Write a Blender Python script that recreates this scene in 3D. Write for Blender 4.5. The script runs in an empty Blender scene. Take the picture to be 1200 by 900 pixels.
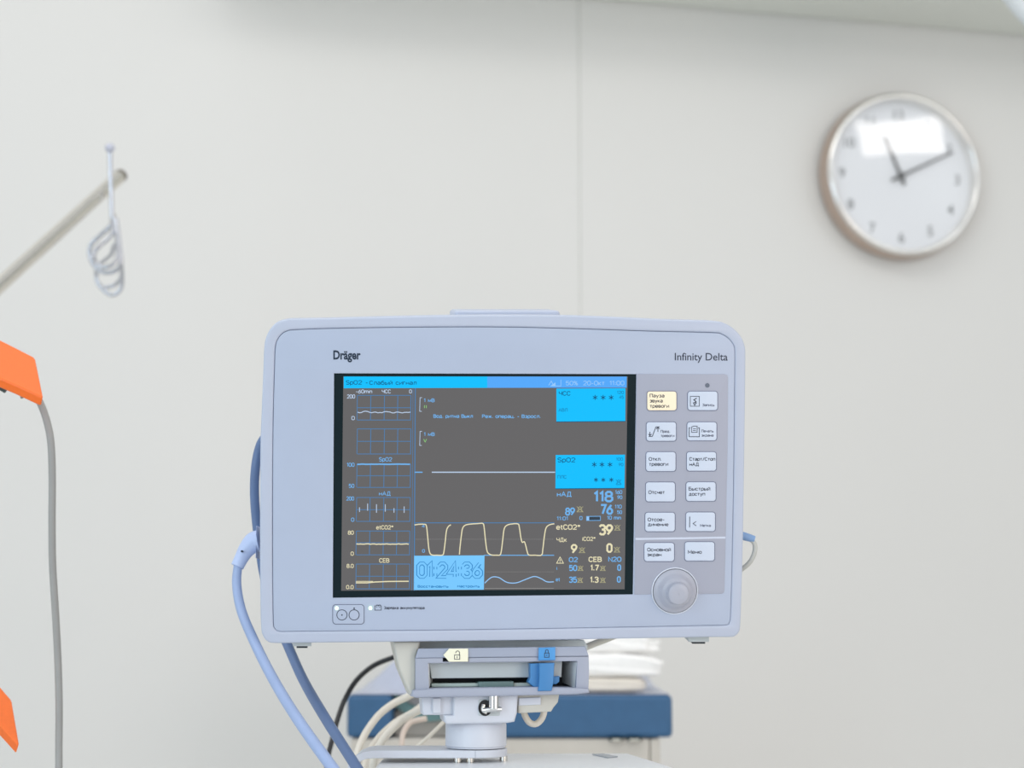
import bpy, bmesh, math, random
from mathutils import Vector, Matrix
random.seed(4)
SC = bpy.context.scene
COL = SC.collection
PI = math.pi

# ------------------------------------------------------------------ camera
F, CX, CY = 2000.0, 600.0, 450.0
CAM = Vector((0, 0, 1.12))
PITCH = math.radians(-7.69)
cam_d = bpy.data.cameras.new('camera')
cam = bpy.data.objects.new('camera', cam_d); COL.objects.link(cam)
cam.location = CAM; cam.rotation_euler = (PI/2 - PITCH, 0, 0)
cam_d.sensor_width = 36.0; cam_d.lens = 36.0*F/1200.0
cam_d.clip_start = 0.05; cam_d.clip_end = 60
cam_d.dof.use_dof = True; cam_d.dof.focus_distance = 1.25; cam_d.dof.aperture_fstop = 6.8
cam_d.dof.aperture_blades = 0
SC.camera = cam

# ------------------------------------------------------------------ world, lights, exposure
SC.view_settings.view_transform = 'Standard'; SC.view_settings.look = 'None'
SC.view_settings.exposure = 0.0; SC.view_settings.gamma = 1.0
SC.view_settings.use_curve_mapping = False
SC.cycles.use_denoising = True
SC.cycles.max_bounces = 8; SC.cycles.sample_clamp_indirect = 6
W = bpy.data.worlds.new('World'); SC.world = W; W.use_nodes = True
W.node_tree.nodes['Background'].inputs[0].default_value = (0.93, 0.97, 1.0, 1)
W.node_tree.nodes['Background'].inputs[1].default_value = 0.76
_n = W.node_tree.nodes; _l = W.node_tree.links
_tc = _n.new('ShaderNodeTexCoord'); _nz = _n.new('ShaderNodeTexNoise'); _nz.inputs['Scale'].default_value = 2.3; _nz.inputs['Detail'].default_value = 1
_rp = _n.new('ShaderNodeValToRGB'); _rp.color_ramp.elements[0].position = 0.40; _rp.color_ramp.elements[1].position = 0.60
_rp.color_ramp.elements[0].color = (0.42, 0.44, 0.45, 1); _rp.color_ramp.elements[1].color = (1.44, 1.50, 1.55, 1)
_l.new(_tc.outputs['Generated'], _nz.inputs['Vector']); _l.new(_nz.outputs['Fac'], _rp.inputs['Fac']); _l.new(_rp.outputs['Color'], _n['Background'].inputs[0])

def area(name, loc, target, sx, sy, power, col):
    d = bpy.data.lights.new(name, 'AREA'); d.shape = 'RECTANGLE'; d.size = sx; d.size_y = sy
    d.energy = power; d.color = col
    o = bpy.data.objects.new(name, d); COL.objects.link(o); o.location = loc
    o.rotation_euler = (Vector(target)-Vector(loc)).to_track_quat('-Z', 'Y').to_euler()
    return o
area('ceiling_panel_light', (-0.1, 1.35, 2.95), (-0.1, 1.7, 0), 1.8, 0.6, 9, (1.0, 0.97, 0.93))
area('ceiling_panel_light', (-1.6, 0.6, 2.95), (-1.2, 1.6, 0), 0.6, 1.6, 3, (1.0, 0.97, 0.93))
area('cool_left_light', (-1.6, -2.2, 1.7), (0.1, 2.0, 1.15), 2.4, 1.6, 17, (0.80, 0.91, 1.0))  # daylight from an unseen window behind the camera, to the left
area('ceiling_panel_light', (2.9, 0.4, 3.05), (0.5, 2.4, 1.3), 0.9, 0.35, 6, (1.0, 0.96, 0.92))  # added at far right, sized for the bright patch in the clock glass
area('cool_left_light', (-1.15, -0.1, 1.45), (-0.15, 1.25, 1.1), 0.7, 1.1, 6.5, (0.52, 0.78, 1.0))  # added fill close by, tints the monitor's left side blue; no window here
area('warm_side_fill', (1.25, -0.1, 1.2), (0.2, 1.25, 1.05), 0.7, 1.1, 8.2, (1.0, 0.86, 0.78))  # added fill, warms the monitor's right side and lifts the right wall

# ------------------------------------------------------------------ projection helpers (pixel of the photo -> point at a real depth)
FWD = Vector((0, math.cos(PITCH), -math.sin(PITCH)))
UPV = Vector((0, math.sin(PITCH), math.cos(PITCH)))
RGT = Vector((1, 0, 0))
def ray(x, y): return RGT*((x-CX)/F) - UPV*((y-CY)/F) + FWD
def P(x, y, z): return CAM + ray(x, y)*z
def PY(x, y, Y): d = ray(x, y); return CAM + d*((Y-CAM.y)/d.y)      # point seen at pixel on the vertical plane Y
class Plane:
    """a real plane in the room with its own frame: r right, u up, n towards the viewer"""
    def __init__(s, O, r, u):
        s.O = Vector(O); s.r = Vector(r).normalized(); s.n = s.r.cross(Vector(u)).normalized() * 1.0
        if s.n.dot(FWD) > 0: s.n = -s.n
        s.u = (s.n.cross(s.r)).normalized()
        s.M = Matrix((( s.r.x, -s.n.x, s.u.x, s.O.x), (s.r.y, -s.n.y, s.u.y, s.O.y), (s.r.z, -s.n.z, s.u.z, s.O.z), (0,0,0,1)))
    def ab(s, x, y, off=0.0):
        d = ray(x, y); t = (s.O + s.n*off - CAM).dot(s.n)/d.dot(s.n)
        q = CAM + d*t - s.O
        return (q.dot(s.r), q.dot(s.u))
    def loc(s, x, y, off=0.0):
        a, b = s.ab(x, y, off); return Vector((a, -off, b))

# ------------------------------------------------------------------ materials
def lin(c): return tuple(((v/255)/12.92 if v/255 <= 0.04045 else ((v/255+0.055)/1.055)**2.4) for v in c)
MATS = {}
def mat(name, rgb, rough=0.5, metal=0.0, var=0.04, scale=40.0, bump=0.0, bscale=300.0, emit=None, es=1.0, spec=0.5, trans=0.0, sheen=0.0, coat=0.0, alpha=1.0):
    if name in MATS: return MATS[name]
    m = bpy.data.materials.new(name); m.use_nodes = True; nt = m.node_tree; N = nt.nodes; L = nt.links
    b = N['Principled BSDF']
    c = (*lin(rgb), 1)
    b.inputs['Base Color'].default_value = c
    b.inputs['Roughness'].default_value = rough; b.inputs['Metallic'].default_value = metal
    b.inputs['Specular IOR Level'].default_value = spec
    b.inputs['Transmission Weight'].default_value = trans
    b.inputs['Sheen Weight'].default_value = sheen; b.inputs['Coat Weight'].default_value = coat
    b.inputs['Alpha'].default_value = alpha
    tc = N.new('ShaderNodeTexCoord')
    if var > 0:
        n = N.new('ShaderNodeTexNoise'); n.inputs['Scale'].default_value = scale; n.inputs['Detail'].default_value = 4
        L.new(tc.outputs['Object'], n.inputs['Vector'])
        r = N.new('ShaderNodeValToRGB')
        r.color_ramp.elements[0].position = 0.3; r.color_ramp.elements[1].position = 0.7
        r.color_ramp.elements[0].color = tuple(v*(1-var) for v in c[:3])+(1,)
        r.color_ramp.elements[1].color = tuple(min(1, v*(1+var)) for v in c[:3])+(1,)
        L.new(n.outputs['Fac'], r.inputs['Fac']); L.new(r.outputs['Color'], b.inputs['Base Color'])
    if bump > 0:
        n2 = N.new('ShaderNodeTexNoise'); n2.inputs['Scale'].default_value = bscale; n2.inputs['Detail'].default_value = 3
        L.new(tc.outputs['Object'], n2.inputs['Vector'])
        bp = N.new('ShaderNodeBump'); bp.inputs['Strength'].default_value = bump; bp.inputs['Distance'].default_value = 0.002
        L.new(n2.outputs['Fac'], bp.inputs['Height']); L.new(bp.outputs['Normal'], b.inputs['Normal'])
    if emit:
        b.inputs['Emission Color'].default_value = (*lin(emit), 1); b.inputs['Emission Strength'].default_value = es
    MATS[name] = m; return m

M_wall   = mat('wall_paint', (225,223,219), 0.55, var=0.006, scale=3)
M_gap    = mat('panel_joint', (196,197,190), 0.7)
M_bulk   = mat('bulkhead_paint', (224,226,219), 0.6, var=0.01)
M_floor  = mat('floor_vinyl', (214,214,210), 0.35, var=0.03, scale=8)
M_bezel  = mat('monitor_plastic', (186,193,210), 0.42, var=0.01, bump=0.03, bscale=900)
M_panel  = mat('front_film', (177,187,207), 0.38, var=0.01, bump=0.03, bscale=900)
M_keypad = mat('keypad_film', (166,169,184), 0.45, var=0.01)
M_btn    = mat('button_film', (206,215,231), 0.4, var=0.01)
M_btny   = mat('button_film_yellow', (250,236,208), 0.4, var=0.01, emit=(120,100,60), es=0.3)
M_btnln  = mat('button_outline', (112,118,140), 0.5)
M_ink    = mat('ink_dark', (40,48,66), 0.6, var=0)
M_inks   = mat('ink_soft', (92,98,118), 0.6, var=0)
M_logo   = mat('ink_logo', (14,38,60), 0.6, var=0)
M_stripe = mat('stripe_light', (206,212,228), 0.5)
M_knob   = mat('knob_plastic', (176,178,190), 0.4, var=0.01)
M_knobr  = mat('knob_ring', (225,230,240), 0.35, var=0.01)
M_dark   = mat('dark_gap', (38,44,52), 0.6)
M_mask   = mat('screen_mask', (5,28,34), 0.4, var=0.02, spec=0.2)
M_led    = mat('led_lit', (225,245,215), 0.4, var=0, emit=(205,250,190), es=1.3)
def scr(name, c, k=1.0):
    return mat(name, (4,4,5), 0.55, var=0, emit=c, es=k, spec=0.15)
S_bg = scr('screen_haze_grey', (101,100,101)); S_cy = scr('screen_cyan', (0,191,254)); S_sk = scr('screen_sky', (84,168,250))  # background grey has the screen's reflection haze mixed into its colour
S_bl = scr('screen_blue_line', (74,128,180)); S_tx = scr('screen_blue_text', (112,178,236)); S_wt = scr('screen_pale_text', (186,206,232))
S_ye = scr('screen_cream', (232,224,186)); S_gr = scr('screen_green', (140,205,120)); S_dk = scr('screen_dark_text', (4,80,124))
S_dk2 = scr('screen_faint_text', (6,140,196)); S_st = scr('screen_sky_text', (150,200,250)); S_lb = scr('screen_light_blue', (120,200,255))
S_dot = scr('screen_dots', (140,140,140)); S_ct = scr('screen_clock_outline', (56,138,200)); S_bell = scr('screen_bell', (170,166,130))
M_mgrey  = mat('dock_grey', (164,169,184), 0.45, var=0.01)
M_mcham  = mat('dock_grey_top', (160,167,184), 0.45, var=0.01)
M_mslab  = mat('dock_inner', (188,195,196), 0.5, var=0.02)
M_mwhite = mat('dock_white', (211,214,222), 0.42, var=0.01)
M_beige  = mat('beige_cast', (206,203,192), 0.5, var=0.02)
M_green  = mat('dock_bar', (168,184,178), 0.4)
M_blue   = mat('lever_blue', (66,130,186), 0.4, var=0.02)
M_blue2  = mat('lever_blue_tag', (76,152,214), 0.4, var=0.02)
M_tag    = mat('tag_cream', (244,240,214), 0.5, var=0.01)
M_chrome = mat('chrome', (222,222,220), 0.12, 1.0, var=0.0)
M_steel  = mat('brushed_steel', (226,221,212), 0.22, 1.0, var=0.03, scale=80)
M_steel2 = mat('pale_steel', (202,203,208), 0.16, 1.0, var=0.02, scale=80)
M_clrim  = mat('clock_rim_metal', (196,178,166), 0.25, 0.9, var=0.02)
M_clbez  = mat('clock_bezel_chrome', (238,236,232), 0.14, 1.0, var=0.0)
M_clface = mat('clock_dial', (240,241,244), 0.5, var=0.0)
M_clink  = mat('clock_numerals', (120,122,122), 0.6, var=0)
M_clhand = mat('clock_hands', (92,92,92), 0.5, var=0)
M_mattr  = mat('mattress_vinyl', (52,95,134), 0.5, var=0.05, scale=60, bump=0.06)
M_film   = mat('clear_film', (182,188,206), 0.25, var=0.05, scale=25, bump=0.5, bscale=30)
M_film2  = mat('pale_lining', (214,212,212), 0.6, var=0.02)
M_bed    = mat('table_beige', (200,194,184), 0.5, var=0.02)
M_teal   = mat('teal_trim', (112,150,150), 0.6, var=0.04)
M_towel  = mat('towel_white', (250,248,245), 0.9, var=0.02, scale=90, bump=0.5, bscale=160, sheen=0.3)
M_towelb = mat('towel_cream', (228,220,208), 0.9, var=0.03, scale=90, bump=0.5, bscale=160, sheen=0.3)
M_cart   = mat('cart_white', (244,244,244), 0.35, var=0.01)
M_cabl   = mat('cable_light_blue', (158,176,212), 0.38, var=0.03, scale=60)
M_cabd   = mat('cable_slate_blue', (102,124,162), 0.38, var=0.03, scale=60)
M_plug   = mat('plug_pale_blue', (186,200,232), 0.38, var=0.02)
M_plugb  = mat('plug_blue', (128,160,202), 0.4, var=0.02)
M_cabg   = mat('cable_grey', (158,156,152), 0.45, var=0.03, scale=60)
M_cabw   = mat('cable_pale_grey', (190,190,184), 0.45, var=0.03)
M_black  = mat('cable_black', (10,12,18), 0.4, var=0)
M_hose   = mat('hose_white', (226,218,204), 0.4, var=0.03)
M_orange = mat('orange_plastic', (248,112,30), 0.45, var=0.03, scale=300)
M_nub    = mat('dark_rubber', (60,72,70), 0.5)
M_fixt   = mat('fixture_white', (214,219,221), 0.3, var=0.01)

# ------------------------------------------------------------------ mesh builder
class MB:
    def __init__(s): s.v = []; s.f = []; s.m = []; s.mats = []
    def mi(s, m):
        if m not in s.mats: s.mats.append(m)
        return s.mats.index(m)
    def add(s, vs, fs, m):
        k = s.mi(m); o = len(s.v); s.v += [Vector(v) for v in vs]
        for f in fs: s.f.append([i+o for i in f]); s.m.append(k)
        return s
    def build(s, name, parent=None, world=None, bevel=0.0, smooth=35, subsurf=0):
        """world: matrix of the object; None with no parent -> origin moved to the base of the mesh"""
        me = bpy.data.meshes.new(name)
        off = Vector((0,0,0))
        if parent is None and world is None:
            xs=[v.x for v in s.v]; ys=[v.y for v in s.v]; zs=[v.z for v in s.v]
            off = Vector(((min(xs)+max(xs))/2, (min(ys)+max(ys))/2, min(zs)))
        me.from_pydata([v-off for v in s.v], [], s.f)
        for m in s.mats: me.materials.append(m)
        for p, k in zip(me.polygons, s.m): p.material_index = k
        me.validate(); me.update()
        if smooth:
            for p in me.polygons: p.use_smooth = True
            me.set_sharp_from_angle(angle=math.radians(smooth))
        o = bpy.data.objects.new(name, me); COL.objects.link(o)
        if parent is not None: o.parent = parent
        elif world is not None: o.matrix_world = world
        else: o.location = off
        if bevel:
            b = o.modifiers.new('bevel', 'BEVEL'); b.width = bevel; b.segments = 3; b.limit_method = 'ANGLE'; b.angle_limit = math.radians(40)
        if subsurf:
            b = o.modifiers.new('sub', 'SUBSURF'); b.levels = subsurf; b.render_levels = subsurf
        return o

def smooth_loop(pts, n=4, closed=True):
    out = []; L = len(pts)
    rng = range(L) if closed else range(L-1)
    for i in rng:
        if closed: p0, p1, p2, p3 = pts[i-1], pts[i], pts[(i+1) % L], pts[(i+2) % L]
        else: p0, p1, p2, p3 = pts[max(i-1,0)], pts[i], pts[i+1], pts[min(i+2, L-1)]
        for k in range(n):
            t = k/n
            out.append(tuple(0.5*((2*b)+(-a+c)*t+(2*a-5*b+4*c-d)*t*t+(-a+3*b-3*c+d)*t**3) for a,b,c,d in zip(p0,p1,p2,p3)))
    if not closed: out.append(tuple(pts[-1]))
    return out
def rrect(x0, y0, x1, y1, r, n=5):
    out = []
    for cx, cy, a0 in ((x1-r, y0+r, -90), (x1-r, y1-r, 0), (x0+r, y1-r, 90), (x0+r, y0+r, 180)):
        for k in range(n+1):
            a = math.radians(a0+90*k/n); out.append((cx+r*math.cos(a), cy+r*math.sin(a)))
    return out
def circ(cx, cy, r, n=32, ry=None):
    ry = ry or r
    return [(cx+r*math.cos(2*PI*k/n), cy+ry*math.sin(2*PI*k/n)) for k in range(n)]
def area2(p): return sum(p[i-1][0]*p[i][1]-p[i][0]*p[i-1][1] for i in range(len(p)))/2

def curve_mesh(loops, z0, z1, bevel):
    """extruded filled outline with holes; loops in metres (first outer, others holes)"""
    cu = bpy.data.curves.new('tmp', 'CURVE'); cu.dimensions = '2D'; cu.fill_mode = 'BOTH'
    for i, lp in enumerate(loops):
        if (area2(lp) > 0) != (i == 0): lp = lp[::-1]
        s = cu.splines.new('POLY'); s.points.add(len(lp)-1); s.use_cyclic_u = True
        for p, q in zip(s.points, lp): p.co = (q[0], q[1], 0, 1)
    h = (z1-z0)/2
    cu.bevel_depth = bevel; cu.bevel_resolution = 2 if bevel else 0; cu.offset = -bevel
    cu.extrude = max(h-bevel, 0)
    o = bpy.data.objects.new('tmp', cu)
    me = bpy.data.meshes.new_from_object(o)
    vs = [(v.co.x, -(v.co.z+(z0+z1)/2), v.co.y) for v in me.vertices]
    fs = [list(p.vertices) for p in me.polygons]
    bm = bmesh.new(); 
    bv = [bm.verts.new(v) for v in vs]
    for f in fs:
        try: bm.faces.new([bv[i] for i in f])
        except ValueError: pass
    bmesh.ops.remove_doubles(bm, verts=bm.verts, dist=1e-6)
    bmesh.ops.recalc_face_normals(bm, faces=bm.faces)
    bm.verts.index_update()
    vs = [v.co.copy() for v in bm.verts]; fs = [[v.index for v in f.verts] for f in bm.faces]
    bm.free(); bpy.data.objects.remove(o); bpy.data.curves.remove(cu); bpy.data.meshes.remove(me)
    return vs, fs
def slab(mb, pl, loops, z0, z1, m, bevel=0.0):
    """loops in photo pixels on plane pl; z0..z1 metres towards the viewer"""
    ls = [[pl.ab(x, y, z1) for x, y in lp] for lp in loops]
    vs, fs = curve_mesh(ls, z0, z1, bevel); mb.add(vs, fs, m); return mb
def ink(mb, pl, loops, off, m):      # flat printed mark
    h = 0.00006
    return slab(mb, pl, loops, off-h, off+h, m)
def poly(mb, pl, pts, off, m):
    vs = [pl.loc(x, y, off) for x, y in pts]; n = list(range(len(vs)))
    if area2(pts) > 0: n = n[::-1]
    mb.add(vs, [n], m)
def line(mb, pl, pts, w, off, m, closed=False):
    P_ = [Vector(p) for p in pts]
    if closed: P_ = P_ + [P_[0]]
    L = len(P_); left = []; right = []
    for i in range(L):
        if closed and i in (0, L-1): a, b = P_[-2], P_[1]; d1 = (P_[0]-a).normalized(); d2 = (b-P_[0]).normalized()
        else:
            d1 = (P_[i]-P_[i-1]).normalized() if i > 0 else (P_[1]-P_[0]).normalized()
            d2 = (P_[i+1]-P_[i]).normalized() if i < L-1 else d1
        t = (d1+d2); t = t.normalized() if t.length > 1e-6 else d1
        n = Vector((-t.y, t.x)); c = max(0.5, n.dot(Vector((-d1.y, d1.x))))
        left.append(P_[i]+n*w/2/c); right.append(P_[i]-n*w/2/c)
    vs = [pl.loc(p.x, p.y, off) for p in left] + [pl.loc(p.x, p.y, off) for p in right]
    mb.add(vs, [[i, i+1, L+i+1, L+i] for i in range(L-1)], m)
_T = {}
def glyphs(s, bold, shear=0):
    k = (s, bold)
    if k in _T: return _T[k]
    c = bpy.data.curves.new('t', 'FONT'); c.body = s; c.offset = bold; c.resolution_u = 3; c.size = 1; c.space_line = 1
    o = bpy.data.objects.new('t', c); me = bpy.data.meshes.new_from_object(o)
    vs = [(v.co.x, v.co.y) for v in me.vertices]; fs = [list(p.vertices) for p in me.polygons]
    bpy.data.objects.remove(o); bpy.data.curves.remove(c); bpy.data.meshes.remove(me)
    _T[k] = (vs, fs); return _T[k]
CAPH = max(v[1] for v in glyphs('H', 0)[0])
def text(mb, pl, s, x, y, h, m, off, w=None, bold=0.0, slope=0.0):
    """x left, y baseline, h capital height, w width: photo pixels"""
    vs, fs = glyphs(s, bold)
    if not vs: return
    x0 = min(v[0] for v in vs); x1 = max(v[0] for v in vs); k = h/CAPH
    kx = (w/(x1-x0)) if w else k*0.9
    mb.add([pl.loc(x+(v[0]-x0)*kx, y-v[1]*k+(v[0]-x0)*kx*slope, off) for v in vs], fs, m)


# stroke lettering for the screen and the keys: capital height 1, small height X, y up
X_ = 0.72
def _ring(x0, y0, x1, y1, c=0.16):
    return [(x0+c,y0),(x1-c,y0),(x1,y0+c),(x1,y1-c),(x1-c,y1),(x0+c,y1),(x0,y1-c),(x0,y0+c),(x0+c,y0)]
SF = {
 '0': (.6,[_ring(0,0,.6,1,.18)]), '1': (.3,[[(0,.78),(.22,1),(.22,0)]]), '2': (.6,[[(0,.82),(.18,1),(.42,1),(.6,.82),(.6,.62),(0,0),(.6,0)]]),
 '3': (.6,[[(0,.85),(.16,1),(.44,1),(.6,.84),(.6,.68),(.44,.53),(.24,.53)],[(.44,.53),(.6,.38),(.6,.16),(.44,0),(.16,0),(0,.15)]]),
 '4': (.62,[[(.46,0),(.46,1),(0,.3),(.62,.3)]]), '5': (.6,[[(.56,1),(.06,1),(.04,.55),(.2,.64),(.42,.64),(.6,.46),(.6,.17),(.42,0),(.16,0),(0,.14)]]),
 '6': (.6,[[(.5,1),(.08,.5),(0,.3),(0,.18),(.17,0),(.43,0),(.6,.18),(.6,.4),(.43,.58),(.2,.58),(.04,.42)]]), '7': (.58,[[(0,1),(.58,1),(.2,0)]]),
 '8': (.6,[_ring(.04,.54,.56,1,.14),_ring(0,0,.6,.54,.16)]), '9': (.6,[[(.1,0),(.52,.5),(.6,.7),(.6,.82),(.43,1),(.17,1),(0,.82),(0,.6),(.17,.42),(.4,.42),(.56,.58)]]),
 ':': (.12,[[(.06,.06),(.06,.26)],[(.06,.56),(.06,.76)]]), '.': (.12,[[(.06,0),(.06,.19)]]), '-': (.34,[[(0,.38),(.34,.38)]]), '/': (.4,[[(0,-.05),(.4,1.02)]]),
 '*': (.4,[[(.2,.55),(.2,1)],[(0,.66),(.4,.9)],[(0,.9),(.4,.66)]]), '%': (.7,[[(.1,0),(.6,1)],_ring(0,.6,.26,1,.08),_ring(.44,0,.7,.4,.08)]), ' ': (.3,[]),
 'S': (.58,[[(.56,.85),(.42,1),(.16,1),(0,.84),(0,.68),(.14,.54),(.44,.46),(.58,.32),(.58,.16),(.42,0),(.15,0),(0,.15)]]),
 'O': (.66,[_ring(0,0,.66,1,.2)]), 'C': (.6,[[(.6,.8),(.42,1),(.18,1),(0,.8),(0,.2),(.18,0),(.42,0),(.6,.2)]]), 'A': (.66,[[(0,0),(.33,1),(.66,0)],[(.12,.34),(.54,.34)]]),
 'B': (.58,[[(0,0),(0,1),(.4,1),(.54,.86),(.54,.66),(.4,.53),(0,.53)],[(.4,.53),(.58,.38),(.58,.15),(.42,0),(0,0)]]), 'V': (.62,[[(0,1),(.31,0),(.62,1)]]), 'I': (.08,[[(.04,0),(.04,1)]]),
 'N': (.62,[[(0,0),(0,1),(.62,0),(.62,1)]]), 'p': (.5,[[(0,-.28),(0,X_)],_ring(0,0,.5,X_)]), 'm': (.78,[[(0,0),(0,X_)],[(0,.56),(.14,X_),(.27,X_),(.39,.58),(.39,0)],[(.39,.56),(.53,X_),(.66,X_),(.78,.58),(.78,0)]]),
 'i': (.08,[[(.04,0),(.04,X_)],[(.04,.9),(.04,1)]]), 'n': (.48,[[(0,0),(0,X_)],[(0,.54),(.18,X_),(.34,X_),(.48,.56),(.48,0)]]), 'e': (.52,[[(.02,.36),(.52,.36),(.52,.54),(.36,X_),(.16,X_),(0,.54),(0,.18),(.16,0),(.38,0),(.5,.12)]]),
 't': (.32,[[(.12,.95),(.12,.14),(.22,0),(.32,0)],[(0,X_),(.32,X_)]]),
 'Ч': (.56,[[(0,1),(0,.6),(.14,.46),(.56,.46)],[(.56,1),(.56,0)]]), 'Л': (.62,[[(0,0),(.1,.1),(.16,1),(.62,1),(.62,0)]]), 'П': (.6,[[(0,0),(0,1),(.6,1),(.6,0)]]),
 'Д': (.74,[[(.04,-.2),(.04,0),(.7,0),(.7,-.2)],[(.12,0),(.24,1),(.6,1),(.6,0)]]), 'Е': (.52,[[(.52,1),(0,1),(0,0),(.52,0)],[(0,.52),(.46,.52)]]), 'Р': (.56,[[(0,0),(0,1),(.4,1),(.56,.86),(.56,.6),(.4,.46),(0,.46)]]),
 'Б': (.56,[[(.5,1),(0,1),(0,0),(.4,0),(.56,.15),(.56,.42),(.4,.56),(0,.56)]]), 'М': (.76,[[(0,0),(0,1),(.38,.25),(.76,1),(.76,0)]]),
 'З': (.56,[[(0,.85),(.16,1),(.4,1),(.56,.84),(.56,.68),(.4,.53),(.22,.53)],[(.4,.53),(.56,.38),(.56,.16),(.4,0),(.16,0),(0,.15)]]),
 'а': (.5,[[(.04,.62),(.16,X_),(.36,X_),(.5,.58),(.5,0)],[(.5,.4),(.14,.38),(0,.26),(0,.12),(.13,0),(.33,0),(.5,.16)]]), 'б': (.52,[_ring(0,0,.52,.66),[(0,.4),(.02,.78),(.16,.94),(.5,1)]]),
 'в': (.48,[[(0,0),(0,X_),(.34,X_),(.45,.62),(.45,.48),(.34,.38),(0,.38)],[(.34,.38),(.48,.26),(.48,.12),(.36,0),(0,0)]]), 'г': (.36,[[(0,0),(0,X_),(.36,X_)]]),
 'д': (.6,[[(.02,-.18),(.02,0),(.58,0),(.58,-.18)],[(.1,0),(.2,X_),(.48,X_),(.48,0)]]), 'з': (.44,[[(0,.6),(.12,X_),(.32,X_),(.43,.6),(.43,.48),(.32,.38),(.18,.38)],[(.32,.38),(.44,.26),(.44,.12),(.32,0),(.12,0),(0,.12)]]),
 'и': (.5,[[(0,X_),(0,0),(.5,X_),(.5,0)]]), 'й': (.5,[[(0,X_),(0,0),(.5,X_),(.5,0)],[(.1,.98),(.18,.88),(.32,.88),(.4,.98)]]), 'к': (.46,[[(0,0),(0,X_)],[(.44,X_),(.06,.37),(.46,0)]]),
 'л': (.5,[[(0,0),(.08,.08),(.13,X_),(.5,X_),(.5,0)]]), 'м': (.62,[[(0,0),(0,X_),(.31,.14),(.62,X_),(.62,0)]]), 'н': (.5,[[(0,0),(0,X_)],[(.5,0),(.5,X_)],[(0,.37),(.5,.37)]]), 'о': (.52,[_ring(0,0,.52,X_)]),
 'п': (.48,[[(0,0),(0,X_),(.48,X_),(.48,0)]]), 'с': (.48,[[(.48,.56),(.34,X_),(.15,X_),(0,.56),(0,.16),(.15,0),(.34,0),(.48,.14)]]), 'т': (.46,[[(0,X_),(.46,X_)],[(.23,X_),(.23,0)]]), 'у': (.48,[[(0,X_),(.25,0)],[(.48,X_),(.2,-.18),(.04,-.28)]]),
 'ц': (.58,[[(0,X_),(0,0),(.58,0),(.58,-.18)],[(.48,X_),(.48,0)]]), 'ч': (.46,[[(0,X_),(0,.42),(.12,.3),(.46,.3)],[(.46,X_),(.46,0)]]), 'ы': (.66,[[(0,X_),(0,0),(.3,0),(.42,.12),(.42,.3),(.3,.42),(0,.42)],[(.66,X_),(.66,0)]]),
 'ь': (.44,[[(0,X_),(0,0),(.32,0),(.44,.12),(.44,.3),(.32,.42),(0,.42)]]), 'э': (.46,[[(0,.58),(.14,X_),(.32,X_),(.46,.56),(.46,.16),(.32,0),(.14,0),(0,.14)],[(.14,.37),(.46,.37)]]), 'ж': (.66,[[(.33,0),(.33,X_)],[(0,X_),(.28,.37),(0,0)],[(.66,X_),(.38,.37),(.66,0)]]),
 'я': (.48,[[(.48,0),(.48,X_),(.14,X_),(.02,.6),(.02,.44),(.14,.32),(.48,.32)],[(.2,.32),(0,0)]]), 'ю': (.7,[[(0,0),(0,X_)],[(0,.37),(.2,.37)],_ring(.2,0,.7,X_)]),
}
SF['Н'] = (.6,[[(0,0),(0,1)],[(.6,0),(.6,1)],[(0,.52),(.6,.52)]]); SF['С'] = SF['C']; SF['А'] = SF['A']; SF['В'] = SF['B']; SF['О'] = SF['O']; SF['р'] = SF['p']; SF['е'] = SF['e']; SF['р'] = SF['p']
def stext(mb, pl, s, x, y, h, m, off, w=None, bold=0.0, sw=None):
    """stroke text: x left, y baseline, h capital height, w width, all photo pixels"""
    gap = 0.2; tot = sum(SF[c][0] for c in s)+gap*(len(s)-1); kx = w/tot if w else h
    wd = sw or max(0.74, h*(0.145+bold*1.8)); cx = 0.0
    for c in s:
        g = SF[c]
        for pg in g[1]:
            cl = len(pg) > 3 and pg[0] == pg[-1]
            pts = [(x+wd/2*0.6+(cx+p[0])*(kx-wd*0.6/max(tot,0.3) if w else kx), y-wd/2-p[1]*(h-wd)) for p in (pg[:-1] if cl else pg)]
            line(mb, pl, pts, wd, off, m, cl)
        cx += g[0]+gap

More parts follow.
